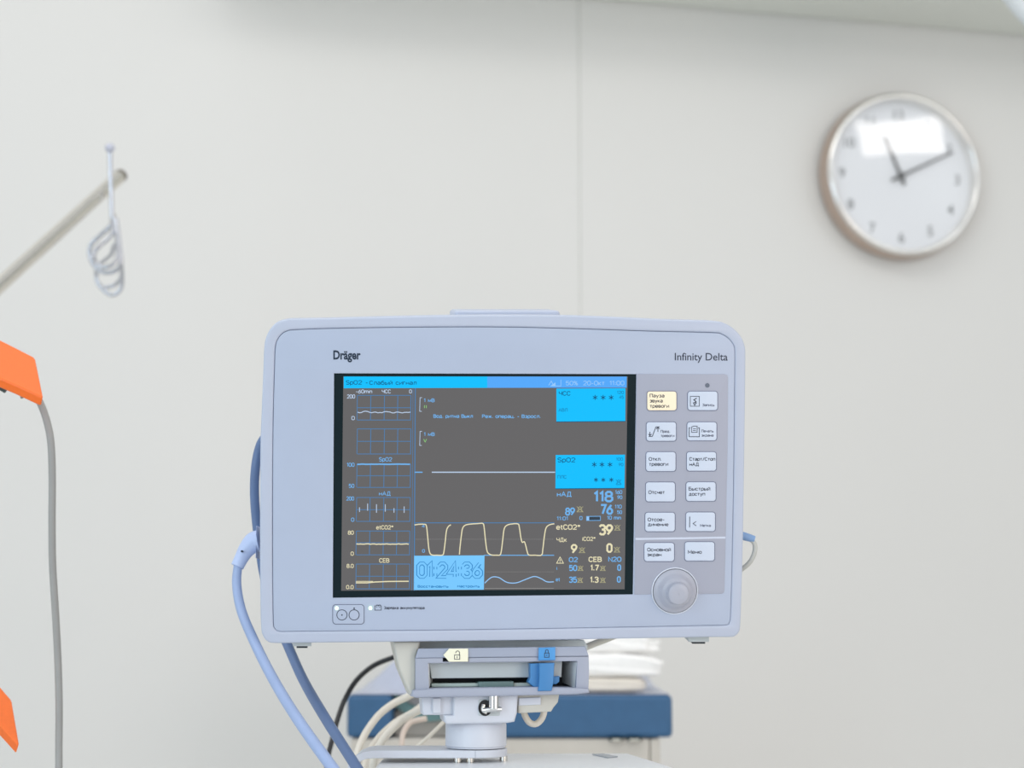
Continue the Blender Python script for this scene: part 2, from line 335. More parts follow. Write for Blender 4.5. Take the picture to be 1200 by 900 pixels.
def lathe(mb, prof, m, n=64, M=None, cap=True):
    """prof: (radius, height towards viewer); axis = local -Y"""
    M = M or Matrix.Identity(4); vs = []; fs = []
    for r, h in prof:
        for k in range(n): a = 2*PI*k/n; vs.append(M @ Vector((r*math.cos(a), -h, r*math.sin(a))))
    for i in range(len(prof)-1):
        for k in range(n): fs.append([i*n+k, i*n+(k+1) % n, (i+1)*n+(k+1) % n, (i+1)*n+k])
    if cap:
        fs.append(list(range(n))[::-1]); fs.append([(len(prof)-1)*n+k for k in range(n)])
    mb.add(vs, fs, m)
def tube(mb, pts, rad, m, n=14, seg=6, closed=False, round_end=False):
    """pts: world/local points, rad: one radius or a list"""
    rr = rad if isinstance(rad, (list, tuple)) else [rad]*len(pts)
    q = smooth_loop([(*p, r) for p, r in zip(pts, rr)], seg, closed=closed)
    V = [Vector(p[:3]) for p in q]; L = len(V); vs = []; fs = []
    t0 = (V[1]-V[0]).normalized(); ref = Vector((0,0,1)) if abs(t0.z) < 0.9 else Vector((1,0,0))
    nrm = (ref - t0*ref.dot(t0)).normalized()
    for i in range(L):
        t = (V[min(i+1, L-1)]-V[max(i-1, 0)]).normalized() if not closed else (V[(i+1) % L]-V[i-1]).normalized()
        nrm = (nrm - t*nrm.dot(t)).normalized(); b = t.cross(nrm)
        for k in range(n): a = 2*PI*k/n; vs.append(V[i]+(nrm*math.cos(a)+b*math.sin(a))*q[i][3])
    for i in range(L if closed else L-1):
        j = (i+1) % L
        for k in range(n): fs.append([i*n+k, i*n+(k+1) % n, j*n+(k+1) % n, j*n+k])
    if not closed: fs.append(list(range(n))[::-1]); fs.append([(L-1)*n+k for k in range(n)])
    mb.add(vs, fs, m); return mb
def hexa(mb, bot, top, m):
    n = len(bot); vs = list(bot)+list(top)
    fs = [list(range(n))[::-1], [n+i for i in range(n)]] + [[i, (i+1) % n, n+(i+1) % n, n+i] for i in range(n)]
    mb.add(vs, fs, m)
def box(mb, a, b, m, M=None):
    (x0,y0,z0), (x1,y1,z1) = a, b
    lo = [(x0,y0,z0),(x1,y0,z0),(x1,y1,z0),(x0,y1,z0)]; hi = [(x,y,z1) for x,y,_ in lo]
    if M: lo = [M @ Vector(v) for v in lo]; hi = [M @ Vector(v) for v in hi]
    hexa(mb, lo, hi, m)
def fix_normals(o):
    bm = bmesh.new(); bm.from_mesh(o.data); bmesh.ops.recalc_face_normals(bm, faces=bm.faces); bm.to_mesh(o.data); bm.free(); return o

def empty(name, M=None, loc=None):
    o = bpy.data.objects.new(name, None); COL.objects.link(o); o.empty_display_size = 0.05
    if M is not None: o.matrix_world = M
    if loc is not None: o.location = loc
    bpy.context.view_layer.update(); return o
def tag(o, label, cat, group=None):
    o['label'] = label; o['category'] = cat
    if group: o['group'] = group
    return o
def structure(o): o['kind'] = 'structure'; return o

# ================================================================== THE SETTING
TH = math.radians(13.0)
WD = Vector((math.cos(TH), math.sin(TH), 0)); WN = Vector((math.sin(TH), -math.cos(TH), 0))
WO = Vector((0, 2.95, 0))
WM = Matrix(((WD.x, -WN.x, 0, WO.x), (WD.y, -WN.y, 0, WO.y), (0, 0, 1, 0), (0, 0, 0, 1)))   # x along wall, y into wall, z up
WALL = Plane(WO, WD, (0,0,1))
SEAM = WALL.ab(680, 300)[0]
mb = MB()
box(mb, (-3.0, 0, 0), (SEAM-0.0008, 0.05, 3.0), M_wall); box(mb, (SEAM+0.0008, 0, 0), (3.6, 0.05, 3.0), M_wall)
box(mb, (SEAM-0.03, 0.0012, 0), (SEAM+0.03, 0.05, 3.0), M_gap)
structure(mb.build('wall_back', world=WM, bevel=0.0012))
mb = MB(); box(mb, (-4, -4, -0.05), (4.5, 5, 0), M_floor); structure(mb.build('floor', world=Matrix.Identity(4)))
# bulkhead running along the wall just above the clock (only its underside and lower edge show)
zb = CAM.z + (WALL.loc(920, 20).z - CAM.z)
zb = WALL.loc(920, 20).z
mb = MB(); box(mb, (WALL.ab(250, 0)[0], -0.22, zb), (3.6, 0.0, zb+0.6), M_bulk)
structure(mb.build('trim_1', world=WM, bevel=0.012))

# pale arm of a ceiling fixture, top right corner
FX = empty('ceiling_fixture', loc=P(1238, -150, 2.3)); Mi = FX.matrix_world.inverted()
mb = MB(); tube(mb, [Mi @ P(1120,-80,2.3), Mi @ P(1182,-8,2.3), Mi @ P(1206,20,2.3), Mi @ P(1250,58,2.3)], [0.012]*4, M_fixt); mb.build('rail', FX)
mb = MB(); hexa(mb, [Mi @ P(x,y,2.33) for x,y in ((1126,-90),(1262,50),(1330,0),(1200,-140))], [Mi @ P(x,y,2.28) for x,y in ((1132,-90),(1262,44),(1330,-6),(1200,-146))], M_fixt); mb.build('head', FX, bevel=0.006)
p0 = Mi @ P(1238,-60,2.3); mb = MB(); tube(mb, [p0, p0+Vector((0,0,0.5)), p0+Vector((0,0,1.1))], 0.02, M_fixt, seg=2); mb.build('drop_pole', FX)
tag(FX, 'pale white edge of an overhead fixture in the upper right corner', 'light fixture')

# ================================================================== WALL CLOCK
cc = WALL.loc(1047.5, 210.5); CO = WM @ Vector((cc.x, 0, cc.z))
CK = empty('wall_clock', Matrix.Translation(CO+WN*0.004) @ WM.to_3x3().to_4x4() @ Matrix.Rotation(math.radians(1.2), 4, 'X'))
R = 0.1565
mb = MB(); lathe(mb, [(R*0.93,0.0005),(R*0.985,0.003),(R,0.010),(R*1.0,0.018),(R*0.99,0.030),(R*0.975,0.0405)], M_clrim, n=96, cap=False); fix_normals(mb.build('rim', CK, smooth=60))
mb = MB(); lathe(mb, [(R*0.974,0.039),(R*0.970,0.042),(R*0.955,0.0445),(R*0.935,0.046),(R*0.915,0.0445),(R*0.905,0.040),(R*0.902,0.022)], M_clbez, n=96, cap=False); fix_normals(mb.build('bezel', CK, smooth=60))
mb = MB(); lathe(mb, [(R*0.95,0.0005),(R*0.92,0.018),(R*0.92,0.0225)], M_clface, n=96)
CF = Plane(CO+WN*0.0235, WD, (0,0,1))
def ctext(s, ang, rr, h, m, z, w=None):
    vs, fs = glyphs(s, 0.008); x0=min(v[0] for v in vs); x1=max(v[0] for v in vs); k=h/CAPH
    cx=rr*math.sin(ang); cz=rr*math.cos(ang)
    mb.add([(cx+(v[0]-(x0+x1)/2)*k, -z, cz+v[1]*k-h/2) for v in vs], fs, m)
for i in range(1, 13): ctext(str(i), 2*PI*i/12, R*0.74, 0.0180, M_clink, 0.0229)
mb.build('dial', CK)
def hand(name, ang, L, tail, w0, w1, z):
    mb = MB(); d=(math.sin(ang), math.cos(ang)); n=(d[1], -d[0])
    a=[(-tail, w0), (0, w0), (L*0.97, w1), (L, w1*0.4)]
    pts=[(d[0]*t+n[0]*w, d[1]*t+n[1]*w) for t,w in a]+[(d[0]*t-n[0]*w, d[1]*t-n[1]*w) for t,w in a[::-1]]
    hexa(mb, [(p[0], -z, p[1]) for p in pts], [(p[0], -z-0.001, p[1]) for p in pts], M_clhand); lathe(mb, [(0.0075, z),(0.0075, z+0.0015)], M_clhand, n=24)
    return fix_normals(mb.build(name, CK))
hand('hour_hand', math.radians(-23), 0.080, 0.018, 0.0030, 0.0026, 0.0255)
hand('minute_hand', math.radians(64), 0.118, 0.022, 0.0026, 0.0020, 0.0275)
mg = bpy.data.materials.new('clock_glass'); mg.use_nodes = True
nt = mg.node_tree; bs = nt.nodes['Principled BSDF']; out = nt.nodes['Material Output']
bs.inputs['Roughness'].default_value = 0.03; bs.inputs['Base Color'].default_value = (0,0,0,1)
gl = nt.nodes.new('ShaderNodeBsdfGlossy'); gl.inputs['Roughness'].default_value = 0.05
tr = nt.nodes.new('ShaderNodeBsdfTransparent'); fr = nt.nodes.new('ShaderNodeValue'); fr.outputs[0].default_value = 0.08
mx = nt.nodes.new('ShaderNodeMixShader'); nt.links.new(fr.outputs[0], mx.inputs[0]); nt.links.new(tr.outputs[0], mx.inputs[1]); nt.links.new(gl.outputs[0], mx.inputs[2]); nt.links.new(mx.outputs[0], out.inputs[0])
mb = MB(); lathe(mb, [(R*0.902,0.0325),(R*0.7,0.0345),(R*0.5,0.036),(R*0.25,0.037),(0.0004,0.0374)], mg, n=96, cap=False); fix_normals(mb.build('glass', CK, smooth=80))
tag(CK, 'round chrome-rimmed wall clock with white dial hanging on the pale wall', 'clock')

# ================================================================== PATIENT MONITOR
RM = ((0.99282, -0.01112, -0.11911), (0.00317, 0.99776, -0.06671), (0.11959, 0.06586, 0.99064))
rx, ry, rz = 0.06682416, -0.11964241, 0.00319225
Mx = Matrix.Rotation(rx, 3, 'X'); My = Matrix.Rotation(ry, 3, 'Y'); Mz = Matrix.Rotation(rz, 3, 'Z')
RC = Mz @ My @ Mx
def c2w(v): return RGT*v[0] - UPV*v[1] + FWD*v[2]
mr = c2w(RC.col[0]); mu = -c2w(RC.col[1])
MO = CAM + c2w((-0.0193239, 0.07439507, 1.25128248))
MP0 = Plane(MO, mr, mu)
a0 = MP0.loc(590, 750); base = MP0.M @ Vector((a0.x, 0.06, a0.z))
MON = empty('patient_monitor', Matrix.Translation(base) @ MP0.M.to_3x3().to_4x4())
DELTA = Vector((a0.x, 0.06, a0.z))
class Shift:                              # same plane, expressed in the monitor's own frame
    def ab(s, x, y, off=0.0): a, b = MP0.ab(x, y, off); return (a-DELTA.x, b-DELTA.z)
    def loc(s, x, y, off=0.0): v = MP0.loc(x, y, off); return v-DELTA
PL = Shift()
_slab = slab
def mslab(mb, loops, z0, z1, m, bevel=0.0):
    ls = [[PL.ab(x, y, z1) for x, y in lp] for lp in loops]
    vs, fs = curve_mesh(ls, z0, z1, bevel); mb.add([v-Vector((0, DELTA.y, 0)) for v in vs], fs, m)

outer = smooth_loop([(306,735),(305,700),(304.6,640),(304.8,580),(305.2,520),(306.7,480),(308.3,440),(309.6,408),(311.6,396),(316.5,386),(325,378),(337,374.2),(350,373.6),(380,373.1),(430,371.8),(480,370.6),(540,369.6),(600,369.3),(660,369.8),(720,371.8),(780,374.6),(836,376.2),(849,378.6),(860,385),(869,395),(873.2,406),(874,420),(873.4,480),(872.3,560),(871,640),(869.3,700),(868,733),(866.5,740.5),(862,745.5),(855,747),(830,747),(740,748.6),(640,750.3),(520,751.8),(440,752.8),(360,753.7),(322,754),(313,751.5),(308,745)], 4)
groove = smooth_loop([(320.6,728),(319.8,680),(319.6,600),(320,520),(320.8,470),(322,430),(322.8,408),(325.5,398),(331,391),(338,387.6),(347,386.6),(380,385.3),(440,384.2),(520,383.4),(600,383.6),(680,385.6),(760,388.2),(834,390),(846,392),(855,398),(860,406),(861,416),(860.6,470),(859.6,560),(858.2,640),(857,690),(855.8,722),(854.5,729),(850,732.3),(820,733),(740,734.6),(640,736.4),(520,738.2),(420,739),(340,739.8),(327,739.6),(322,736)], 4)
def shrink(lp, d):
    cx = sum(p[0] for p in lp)/len(lp); cy = sum(p[1] for p in lp)/len(lp); out = []
    L = len(lp); s = 1 if area2(lp) > 0 else -1
    for i in range(L):
        t = Vector(lp[(i+1) % L])-Vector(lp[i-1]); t.normalize(); n = Vector((-t.y, t.x))*s
        out.append((lp[i][0]+n.x*d, lp[i][1]+n.y*d))
    return out
frame4 = [(391.5,437.5),(745.8,438.5),(741.7,696.7),(390,700.7)]
def dense(lp, n=6):
    out = []
    for i in range(len(lp)):
        a, b = lp[i], lp[(i+1) % len(lp)]
        for k in range(n): out.append((a[0]+(b[0]-a[0])*k/n, a[1]+(b[1]-a[1])*k/n))
    return out
mb = MB(); mslab(mb, [outer, shrink(groove, -0.12)], -0.026, 0.0, M_bezel, 0.0015); mb.build('bezel', MON)
mb = MB(); mslab(mb, [shrink(groove, 0.16), dense(frame4, 2)], -0.012, 0.0, M_panel, 0.0003); mb.build('front_panel', MON)
mb = MB()
back_o = [(x, y) for x, y in shrink(outer, 3)]
mslab(mb, [back_o], -0.055, -0.0135, M_bezel, 0.003)
mslab(mb, [[(330,392),(430,375),(600,371),(760,377),(850,398),(848,722),(338,730)]], -0.125, -0.05, M_bezel, 0.01)
mb.build('housing', MON)
mb = MB(); mslab(mb, [rrect(533,363.9,656.5,392,4.5)], -0.075, -0.028, M_bezel, 0.002); mb.build('carry_handle', MON)
mb = MB(); mslab(mb, [dense(frame4, 2)], -0.008, -0.0008, M_mask, 0.0)
sm = mb.build('screen_mask', MON)

# --- display: everything it shows is one mesh
D = -0.0007; T1 = D+0.00012; T2 = D+0.0002; T3 = D+0.00028; T4 = D+0.00036
mb = MB()
def q(pts, off, m): poly(mb, PL, pts, off, m)
def rc(x0, y0, x1, y1, off, m): q([(x0,y0),(x1,y0),(x1,y1),(x0,y1)], off, m)
def tx(s, x, y, h, m, w=None, bold=0.0, off=T3): stext(mb, PL, s, x, y, h, m, off, w, bold)
def ln(pts, w, m, off=T2, closed=False): line(mb, PL, pts, w, off, m, closed)
mslab(mb, [[(402.3,441.2),(735.6,441.2),(732,690.6),(399.8,692.3)]], D-0.0001, D, S_bg)
q([(402.8,441.2),(571,441.2),(571,454.5),(402.8,455)], T1, S_cy)
q([(571,441.2),(734.5,441.3),(734.3,454.3),(571,454.5)], T1, S_sk)
tx('SpO2', 405.5, 450.8, 5.2, S_dk, 18.5); tx('-', 428.5, 450.8, 5.2, S_dk, 2.5); tx('Слабый сигнал', 433, 451, 4.9, S_dk, 55)
# signal and date
ln([(643,451.5),(646,446.5),(648,450.5)], 0.8, S_st, T2); q([(645,452.3),(651,452.3),(651,448)], T2, S_st); ln([(645,452.3),(657.3,452.3),(657.3,445)], 0.7, S_st)
tx('50%', 663, 451.6, 5.2, S_st, 14); tx('20-Окт', 683.5, 451.6, 5.4, S_st, 25); tx('11:00', 714.5, 451.6, 5.4, S_st, 17)
# trend column
gx = (418.8, 434.6, 450.6, 466.2, 481.6)
def grid(y0, ym, y1, dx=0.0):
    for k, x in enumerate(gx): ln([(x+dx,y0),(x+dx-0.5,y1)], 0.75, S_bl, T1)
    for y in (y0, ym, y1): ln([(gx[0]+dx,y),(gx[-1]+dx,y)], 0.75, S_bl, T1)
grid(463.3,477.8,492.2); grid(502.6,517.2,532); grid(543.8,557.5,571.2,-.4); grid(583,597.3,611,-.8); grid(622.3,636,650.2,-1.2); grid(661,675.3,690,-1.4)
tx('-60min', 417, 461, 4.6, S_wt, 19); tx('ЧСС', 447.5, 461, 4.6, S_wt, 10.5); tx('0', 479.6, 461, 4.6, S_wt, 3)
tx('200', 406.7, 467, 4.8, S_wt, 9.3); tx('0', 412, 492.3, 4.8, S_wt, 3.6)
tx('SpO2', 444.3, 540.8, 5, S_tx, 15); tx('100', 406.5, 547, 4.8, S_tx, 8.8); tx('50', 408.8, 571.8, 4.8, S_tx, 6.2)
tx('нАД', 444.3, 580.8, 5, S_tx, 13.5); tx('200', 406, 586.6, 4.8, S_tx, 8.8); tx('0', 411.6, 611.4, 4.8, S_tx, 3.4)
tx('etCO2*', 441, 620.5, 5, S_ye, 20); tx('80', 407.8, 626.6, 4.8, S_ye, 6.6); tx('0', 411, 651.2, 4.8, S_ye, 3.4)
tx('СЕВ', 444.6, 659.4, 5.2, S_ye, 11.5); tx('8.0', 406.3, 665.6, 4.8, S_ye, 8); tx('0.0', 405.8, 690.4, 4.8, S_ye, 8.4)
def wob(x0, x1, y, a, m, w, seed, n=26):
    r = random.Random(seed); pts = []
    for k in range(n+1): pts.append((x0+(x1-x0)*k/n, y+a*(r.random()-0.5)+(-1.6*a*math.exp(-((k-4)/1.6)**2) if seed == 1 else 0)+(-1.2*a*math.exp(-((k-14.5)/1.3)**2) if seed == 1 else 0)))
    ln(pts, w, m, T3)
wob(419, 481, 483.4, 1.0, S_wt, 1.0, 1); wob(418.6, 480.4, 544, 0.3, S_tx, 1.7, 2)
wob(417.6, 479, 637.6, 0.6, S_ye, 1.3, 3); 
ln([(417,683),(430,683),(440,682),(455,681.4),(479,681.2)], 1.3, S_ye, T3); ln([(417,681.3),(437,681.3)], 0.8, S_ye, T3)
for x, y0, y1 in ((421.3,594.5,600),(430.8,590.2,598.5),(441.2,591,600.8),(451.5,591,599.6),(461.7,595.5,600.8),(473.6,593.5,601)): ln([(x,y0),(x,y1)], 0.9, S_wt, T3)
# dividing line of the column, waveforms
ln([(486.7,455),(485.3,692)], 1.1, S_bl, T2); ln([(484,455),(482.6,692)], 0.5, S_bl, T2)
for y0, y1 in ((466,482),(505.5,522)): ln([(494.5,y0),(492.3,y0),(491.8,y1),(494.2,y1)], 0.7, S_wt)
tx('1 мВ', 496.7, 471.3, 4.4, S_tx, 12.5); tx('II', 496.9, 478.6, 4.0, S_gr, 3.2); tx('1 мВ', 496.7, 511, 4.4, S_tx, 12.5); tx('V', 496.3, 518.4, 4.2, S_gr, 3.8)
tx('Вод. ритма Выкл', 508, 489.8, 4.3, S_tx, 46); tx('Реж. операц. - Взросл.', 565, 490, 4.3, S_tx, 68.5)
ln([(486,553.4),(495.2,553.4)], 1.3, S_tx); ln([(506,553.4),(650.5,553.4)], 1.3, S_wt)
ln([(486,612.7),(649.6,612.7)], 0.9, S_bl); ln([(567,650.7),(649.4,650.7)], 1.0, S_tx, T2); ln([(568,689.6),(649,689.4)], 0.7, S_dot)
k = 0
while 487.5+k*2.1 < 649: ln([(487.5+k*2.1,631.9),(488.4+k*2.1,631.9)], 0.7, S_dot); k += 1
k = 0
while 570+k*2.1 < 649: ln([(570+k*2.1,670.2),(570.9+k*2.1,670.2)], 0.7, S_dot); k += 1
wv = lambda pts: smooth_loop(pts, 4, closed=False)
ln(wv([(485.8,615.2),(491,614.4),(497,614.4),(499.6,616),(501.1,628),(502.4,642),(504,648.5),(507,650.5),(512,650.6),(518.6,650.4),(520.3,646),(521.8,634),(523.2,622),(525.4,617),(528.4,615)]), 1.25, S_ye, T3)
ln(wv([(538.4,649.8),(539,642),(540.6,628),(542,619.5),(545,615.6),(551,614.2),(560,613.6),(565.6,613.4),(567.2,617),(568.8,632),(570.6,645),(573,649),(577,650.5),(582,650.6),(586,650.2),(587.6,645),(589.2,632),(590.8,620),(594,615.6),(600,614),(607,614),(608.6,618),(610.4,630),(612,635.5),(614.4,634.8),(616,639),(618,647),(620,650.4),(627,650.6),(634.6,650.4),(636.2,643),(638,628),(640,618.5),(644,615),(649.6,613.8)]), 1.25, S_ye, T3)
ln(wv([(568,683.4),(573,678.6),(578,676),(585,677),(592,681.5),(598,683.2),(606,682.8),(616,679),(626,675.6),(634,678),(641,681.8),(649,681.8)]), 1.1, S_st, T3)
tx('4', 494.4, 618.4, 4, S_tx, 3.4); tx('0', 494.8, 647.6, 4, S_tx, 3)
# stopwatch block
q([(485.3,651.3),(567.8,650.8),(567,691),(484.8,691.4)], T2, S_lb)
def outlined(s, x, y, h, w):
    stext(mb, PL, s, x, y, h, S_ct, T3, w, sw=4.4)
    stext(mb, PL, s, x+0.75, y-0.8, h-1.6, S_lb, T4, w-1.5, sw=2.5)
outlined('01:24:36', 488.6, 678.2, 20, 76.5)
tx('Восстановить', 489.5, 688.8, 3.2, S_ct, 36); tx('Настроить', 536, 688.6, 3.2, S_ct, 26)
# parameter blocks
q([(652,455.4),(733,455),(732.8,493.4),(652,494)], T2, S_cy); q([(651.2,533.2),(732.4,532.8),(731.8,571.8),(650.9,572.4)], T2, S_cy)
ln([(651.9,494.3),(732.8,493.7)], 0.8, S_dk, T2); ln([(650.9,572.8),(731.8,572.2)], 0.8, S_dk, T2)
def star(x, y, r, m):
    for k in range(3):
        a = PI/2+k*PI/3; ln([(x-r*math.cos(a),y-r*math.sin(a)),(x+r*math.cos(a),y+r*math.sin(a))], 0.85, m, T3+0.00001*k)
tx('ЧСС', 655, 463.6, 5.2, S_dk, 13.5); tx('АВЛ', 654.5, 482.6, 4.2, S_dk2, 10.5); tx('120', 723, 461.8, 3.9, S_dk2, 8); tx('45', 725.5, 467.4, 3.9, S_dk2, 5.4)
for x in (697.4,706.8,716.2): star(x, 465.8, 3.0, S_dk)
tx('SpO2', 653.6, 541.8, 5.6, S_dk, 20.5); tx('ПЛС', 653.4, 561, 4.2, S_dk2, 10.5); tx('100', 722, 540, 3.9, S_dk2, 8); tx('90', 725, 546.4, 3.9, S_dk2, 5.4)
for x in (696.4,705.4,714.8): star(x, 544.4, 3.0, S_dk); star(x+2.0-(0.4 if x>700 else 0), 562.3, 2.6, S_dk)
def bell(x, y, m, s=1.0):
    ln([(x-3*s,y+2.6*s),(x-1.9*s,y+1.2*s),(x-1.6*s,y-1.4*s),(x,y-2.8*s),(x+1.6*s,y-1.4*s),(x+1.9*s,y+1.2*s),(x+3*s,y+2.6*s)], 0.7, m, T3, True)
    ln([(x-3.2*s,y-2.8*s),(x+3.2*s,y+2.9*s)], 0.7, m, T4); ln([(x+3.2*s,y-2.8*s),(x-3.2*s,y+2.9*s)], 0.7, m, T4)
bell(725, 564.8, S_dk2); ln([(722,568.6),(728,568.6)], 0.7, S_dk2)
tx('нАД', 652.8, 582, 6, S_tx, 17, 0.012); tx('118', 696, 588.6, 13.4, S_tx, 22.2, 0.022); tx('160', 721, 579, 4.6, S_tx, 8); tx('90', 723.5, 585, 4.4, S_tx, 5.6)
tx('89', 662.6, 604.2, 9.4, S_tx, 11, 0.02); bell(679.6, 596.8, S_bell, 1.15); tx('76', 703.6, 603.2, 12.6, S_tx, 14.4, 0.022); tx('110', 720.5, 596, 4.6, S_tx, 8); tx('50', 723.2, 602.4, 4.4, S_tx, 5.6)
tx('11:01', 652.6, 609.8, 4.6, S_tx, 13); tx('0', 679.2, 609.4, 4.6, S_tx, 3.2); tx('10 min', 711.6, 609, 4.6, S_tx, 16)
ln([(687.4,605.2),(703.6,605),(703.6,609.8),(687.4,610)], 0.7, S_tx, T3, True); rc(687.6,605.4,690.4,609.8, T3, S_st); rc(690.6,605.6,703.2,609.6, T2, S_mk if False else scr('screen_dark', (52,66,80)))
tx('etCO2*', 652, 620.8, 6.2, S_ye, 28, 0.012); tx('39', 702, 627.4, 13, S_ye, 16, 0.022); bell(723.4, 618.4, S_bell, 1.1)
tx('ЧДк', 652.2, 635, 5, S_ye, 12); tx('iCO2*', 682.4, 634, 5, S_ye, 15.5)
tx('9', 669.4, 648.8, 11.2, S_ye, 6.8, 0.022); bell(682, 644.8, S_bell, 1.1); tx('0', 711, 647.8, 11.2, S_ye, 6.4, 0.022); bell(723, 644.2, S_bell, 1.1)
ln([(656.3,652.8),(660.3,660),(652.3,660)], 0.8, S_ye, T3, True); ln([(656.3,655.4),(656.3,658)], 0.9, S_ye, T4); ln([(656.3,658.7),(656.3,659.3)], 0.9, S_ye, T4)
tx('O2', 666.8, 658.8, 6, S_tx, 10.2, 0.015); tx('СЕВ', 690, 658.6, 6.2, S_ye, 15, 0.015); tx('N2O', 713, 658.4, 6, S_tx, 15, 0.015)
tx('i', 651.8, 668, 4.2, S_tx, 1.2); tx('50', 667, 669.2, 7.2, S_tx, 9.2, 0.02); bell(680.2, 666, S_bell); tx('1.7', 692, 669, 7.2, S_ye, 9.6, 0.02); bell(706.4, 666, S_bell); tx('0', 723.6, 669, 7.6, S_tx, 4, 0.02)
tx('et', 651.4, 681.2, 4.4, S_tx, 4.8, 0.01); tx('35', 666.8, 683, 7.2, S_tx, 9.2, 0.02); bell(679.8, 680, S_bell); tx('1.3', 691.6, 683, 7.2, S_ye, 9.6, 0.02); bell(706.4, 680, S_bell); tx('0', 723.2, 682.8, 7.6, S_tx, 4, 0.02)
o = mb.build('display', sm, smooth=0)

# --- key panel, buttons, knob
K = 0.0004
mb = MB(); mslab(mb, [smooth_loop([(746.1,438.3),(800,438.4),(849,438.6)],1,False)+[(852,439.4),(853.1,442),(852.6,520),(850.8,610),(849,691)]+[(848.4,694.4),(846,695.8),(800,696.2),(743.6,696.8)]], -0.0005, K, M_keypad, 0.0001)
line(mb, PL, [(744.6,631.6),(800,630.8),(850.2,629.9)], 2.4, K+0.0001, M_stripe)
kp = mb.build('key_panel', MON)
rows = [((757.8,458,793.5,481.7),(805.5,458,841.5,481.5)),((757,494,793,517.5),(804.7,494,840.5,517)),((756.5,529,792.5,553),(804.2,529,840,552.5)),((756.2,564.5,791.8,588.5),(803.5,564.3,839.5,588)),((755.5,600,791.6,623.5),(803.2,599.7,838.8,623.3)),((754.5,635.5,790.8,658.5),(802,634.5,838,658))]
words = [([('Пауза',761.5,465.8,4.3,17),('звука',761.5,471.8,4.3,15),('тревоги',761.5,477.9,4.3,22.5)], [('Запись',823.2,476.2,3.2,14)]),
 ([('Пред.',774.3,507.2,3.3,11),('тревоги',774.3,512.2,3.3,16)], [('Печать',822.1,506.8,3.3,14),('экрана',822.1,511.8,3.3,14)]),
 ([('Откл.',760.5,540,4.2,14.5),('тревоги',760.5,546,4.2,22.5)], [('Старт/Стоп',808,540,4.2,30),('нАД',808,546.2,4.2,11)]),
 ([('Отсчет',760,579,4.3,19)], [('Быстрый',807.2,575,4.4,25),('доступ',807.2,581,4.2,19)]),
 ([('Отсое-',759.2,611,4.3,19.5),('динение',759.2,616.6,4.1,24)], [('Метка',820.5,617.4,3.2,12.5)]),
 ([('Основной',758.6,646.2,4.3,27.5),('экран',758.6,652,4.1,16.5)], [('Меню',806.2,649,4.3,16)])]
B = K+0.0006
for r, (pair, wp) in enumerate(zip(rows, words)):
    for c, (bx, ws) in enumerate(zip(pair, wp)):
        x0, y0, x1, y1 = bx; mb = MB()
        mslab(mb, [rrect(x0,y0,x1,y1,3.6)], 0.0, K+0.00025, M_btnln)
        mslab(mb, [rrect(x0+0.8,y0+0.8,x1-0.8,y1-0.8,3.0)], 0.0, B, M_btny if (r, c) == (0, 0) else M_btn, 0.0002)
        for s, x, y, h, w in ws: stext(mb, PL, s, x, y, h, M_ink if h > 4 else M_inks, B+0.00008, w, sw=0.70 if h > 4 else 0.60)
        def bl(p, w=0.8, cl=False, m=M_ink): line(mb, PL, p, w, B+0.0001, m, cl)
        if (r, c) == (0, 1):
            bl([(809,464.5),(819.5,464.5),(819.5,476),(809,476)], 0.7, True); bl([(816.5,466.6),(813,468.6),(815.6,470.4),(814,472)], 1.0); bl([(812.2,472),(816,472),(814,475),(812.6,472)], 0.9)
        if (r, c) == (1, 0):
            bl([(760,511.6),(764.4,511.4),(768.6,500.4),(773,500.2)], 0.8); bl([(761.6,506),(761.6,511)], 0.9); bl([(759.8,508.6),(761.6,510.6),(763.6,508.6)], 0.7); bl([(771,506),(771,500.4)], 0.9); bl([(769,502.8),(771,500.8),(773,502.8)], 0.7)
        if (r, c) == (1, 1):
            bl([(809,501.4),(807.6,501.4),(807.6,511.8),(819.6,511.8),(819.6,501.4),(818,501.4)], 0.8); bl([(810.4,506.6),(810.4,500.6),(812.6,499.4),(817,499.4),(817,506.6)], 0.7, True); bl([(812,502.4),(815.6,502.4)], 0.7); bl([(812,504.4),(815.6,504.4)], 0.7)
        if (r, c) == (4, 1): bl([(808.3,605.4),(808.1,618)], 0.8); bl([(815.9,611),(812.2,613.6),(815.9,616.2)], 0.7)
        o = mb.build('button', MON, smooth=25)
        if (r, c) == (0, 0): o['label'] = 'cream yellow button'
mb = MB(); mslab(mb, [circ(829,451.6,2.6,20)], 0, K+0.0003, mat('sensor_grey', (100,108,122), 0.5)); mb.build('light_sensor', MON)
# rotary knob
kc = PL.loc(790.5, 692.2, 0.0); Mk = Matrix.Translation(kc)
mb = MB(); lathe(mb, [(0.0176,-0.001),(0.0176,0.0012),(0.0172,0.0015),(0.0168,0.0012),(0.0168,-0.001)], M_knobr, M=Mk, cap=False)
ring = fix_normals(mb.build('knob_ring', MON))
mb = MB(); lathe(mb, [(0.01640,-0.001),(0.01640,0.0016),(0.0158,0.0022),(0.0145,0.0026),(0.0128,0.0042),(0.0115,0.0068),(0.0104,0.0082),(0.0094,0.0086),(0.0088,0.0090),(0.0083,0.0100),(0.00815,0.0130),(0.0078,0.0146),(0.0070,0.0152),(0.0035,0.0154),(0.0003,0.0154)], M_knob, M=Mk, cap=False)
lathe(mb, [(0.0166,-0.001),(0.0166,0.0013)], M_dark, M=Mk, cap=False)
fix_normals(mb.build('rotary_knob', MON, smooth=50))
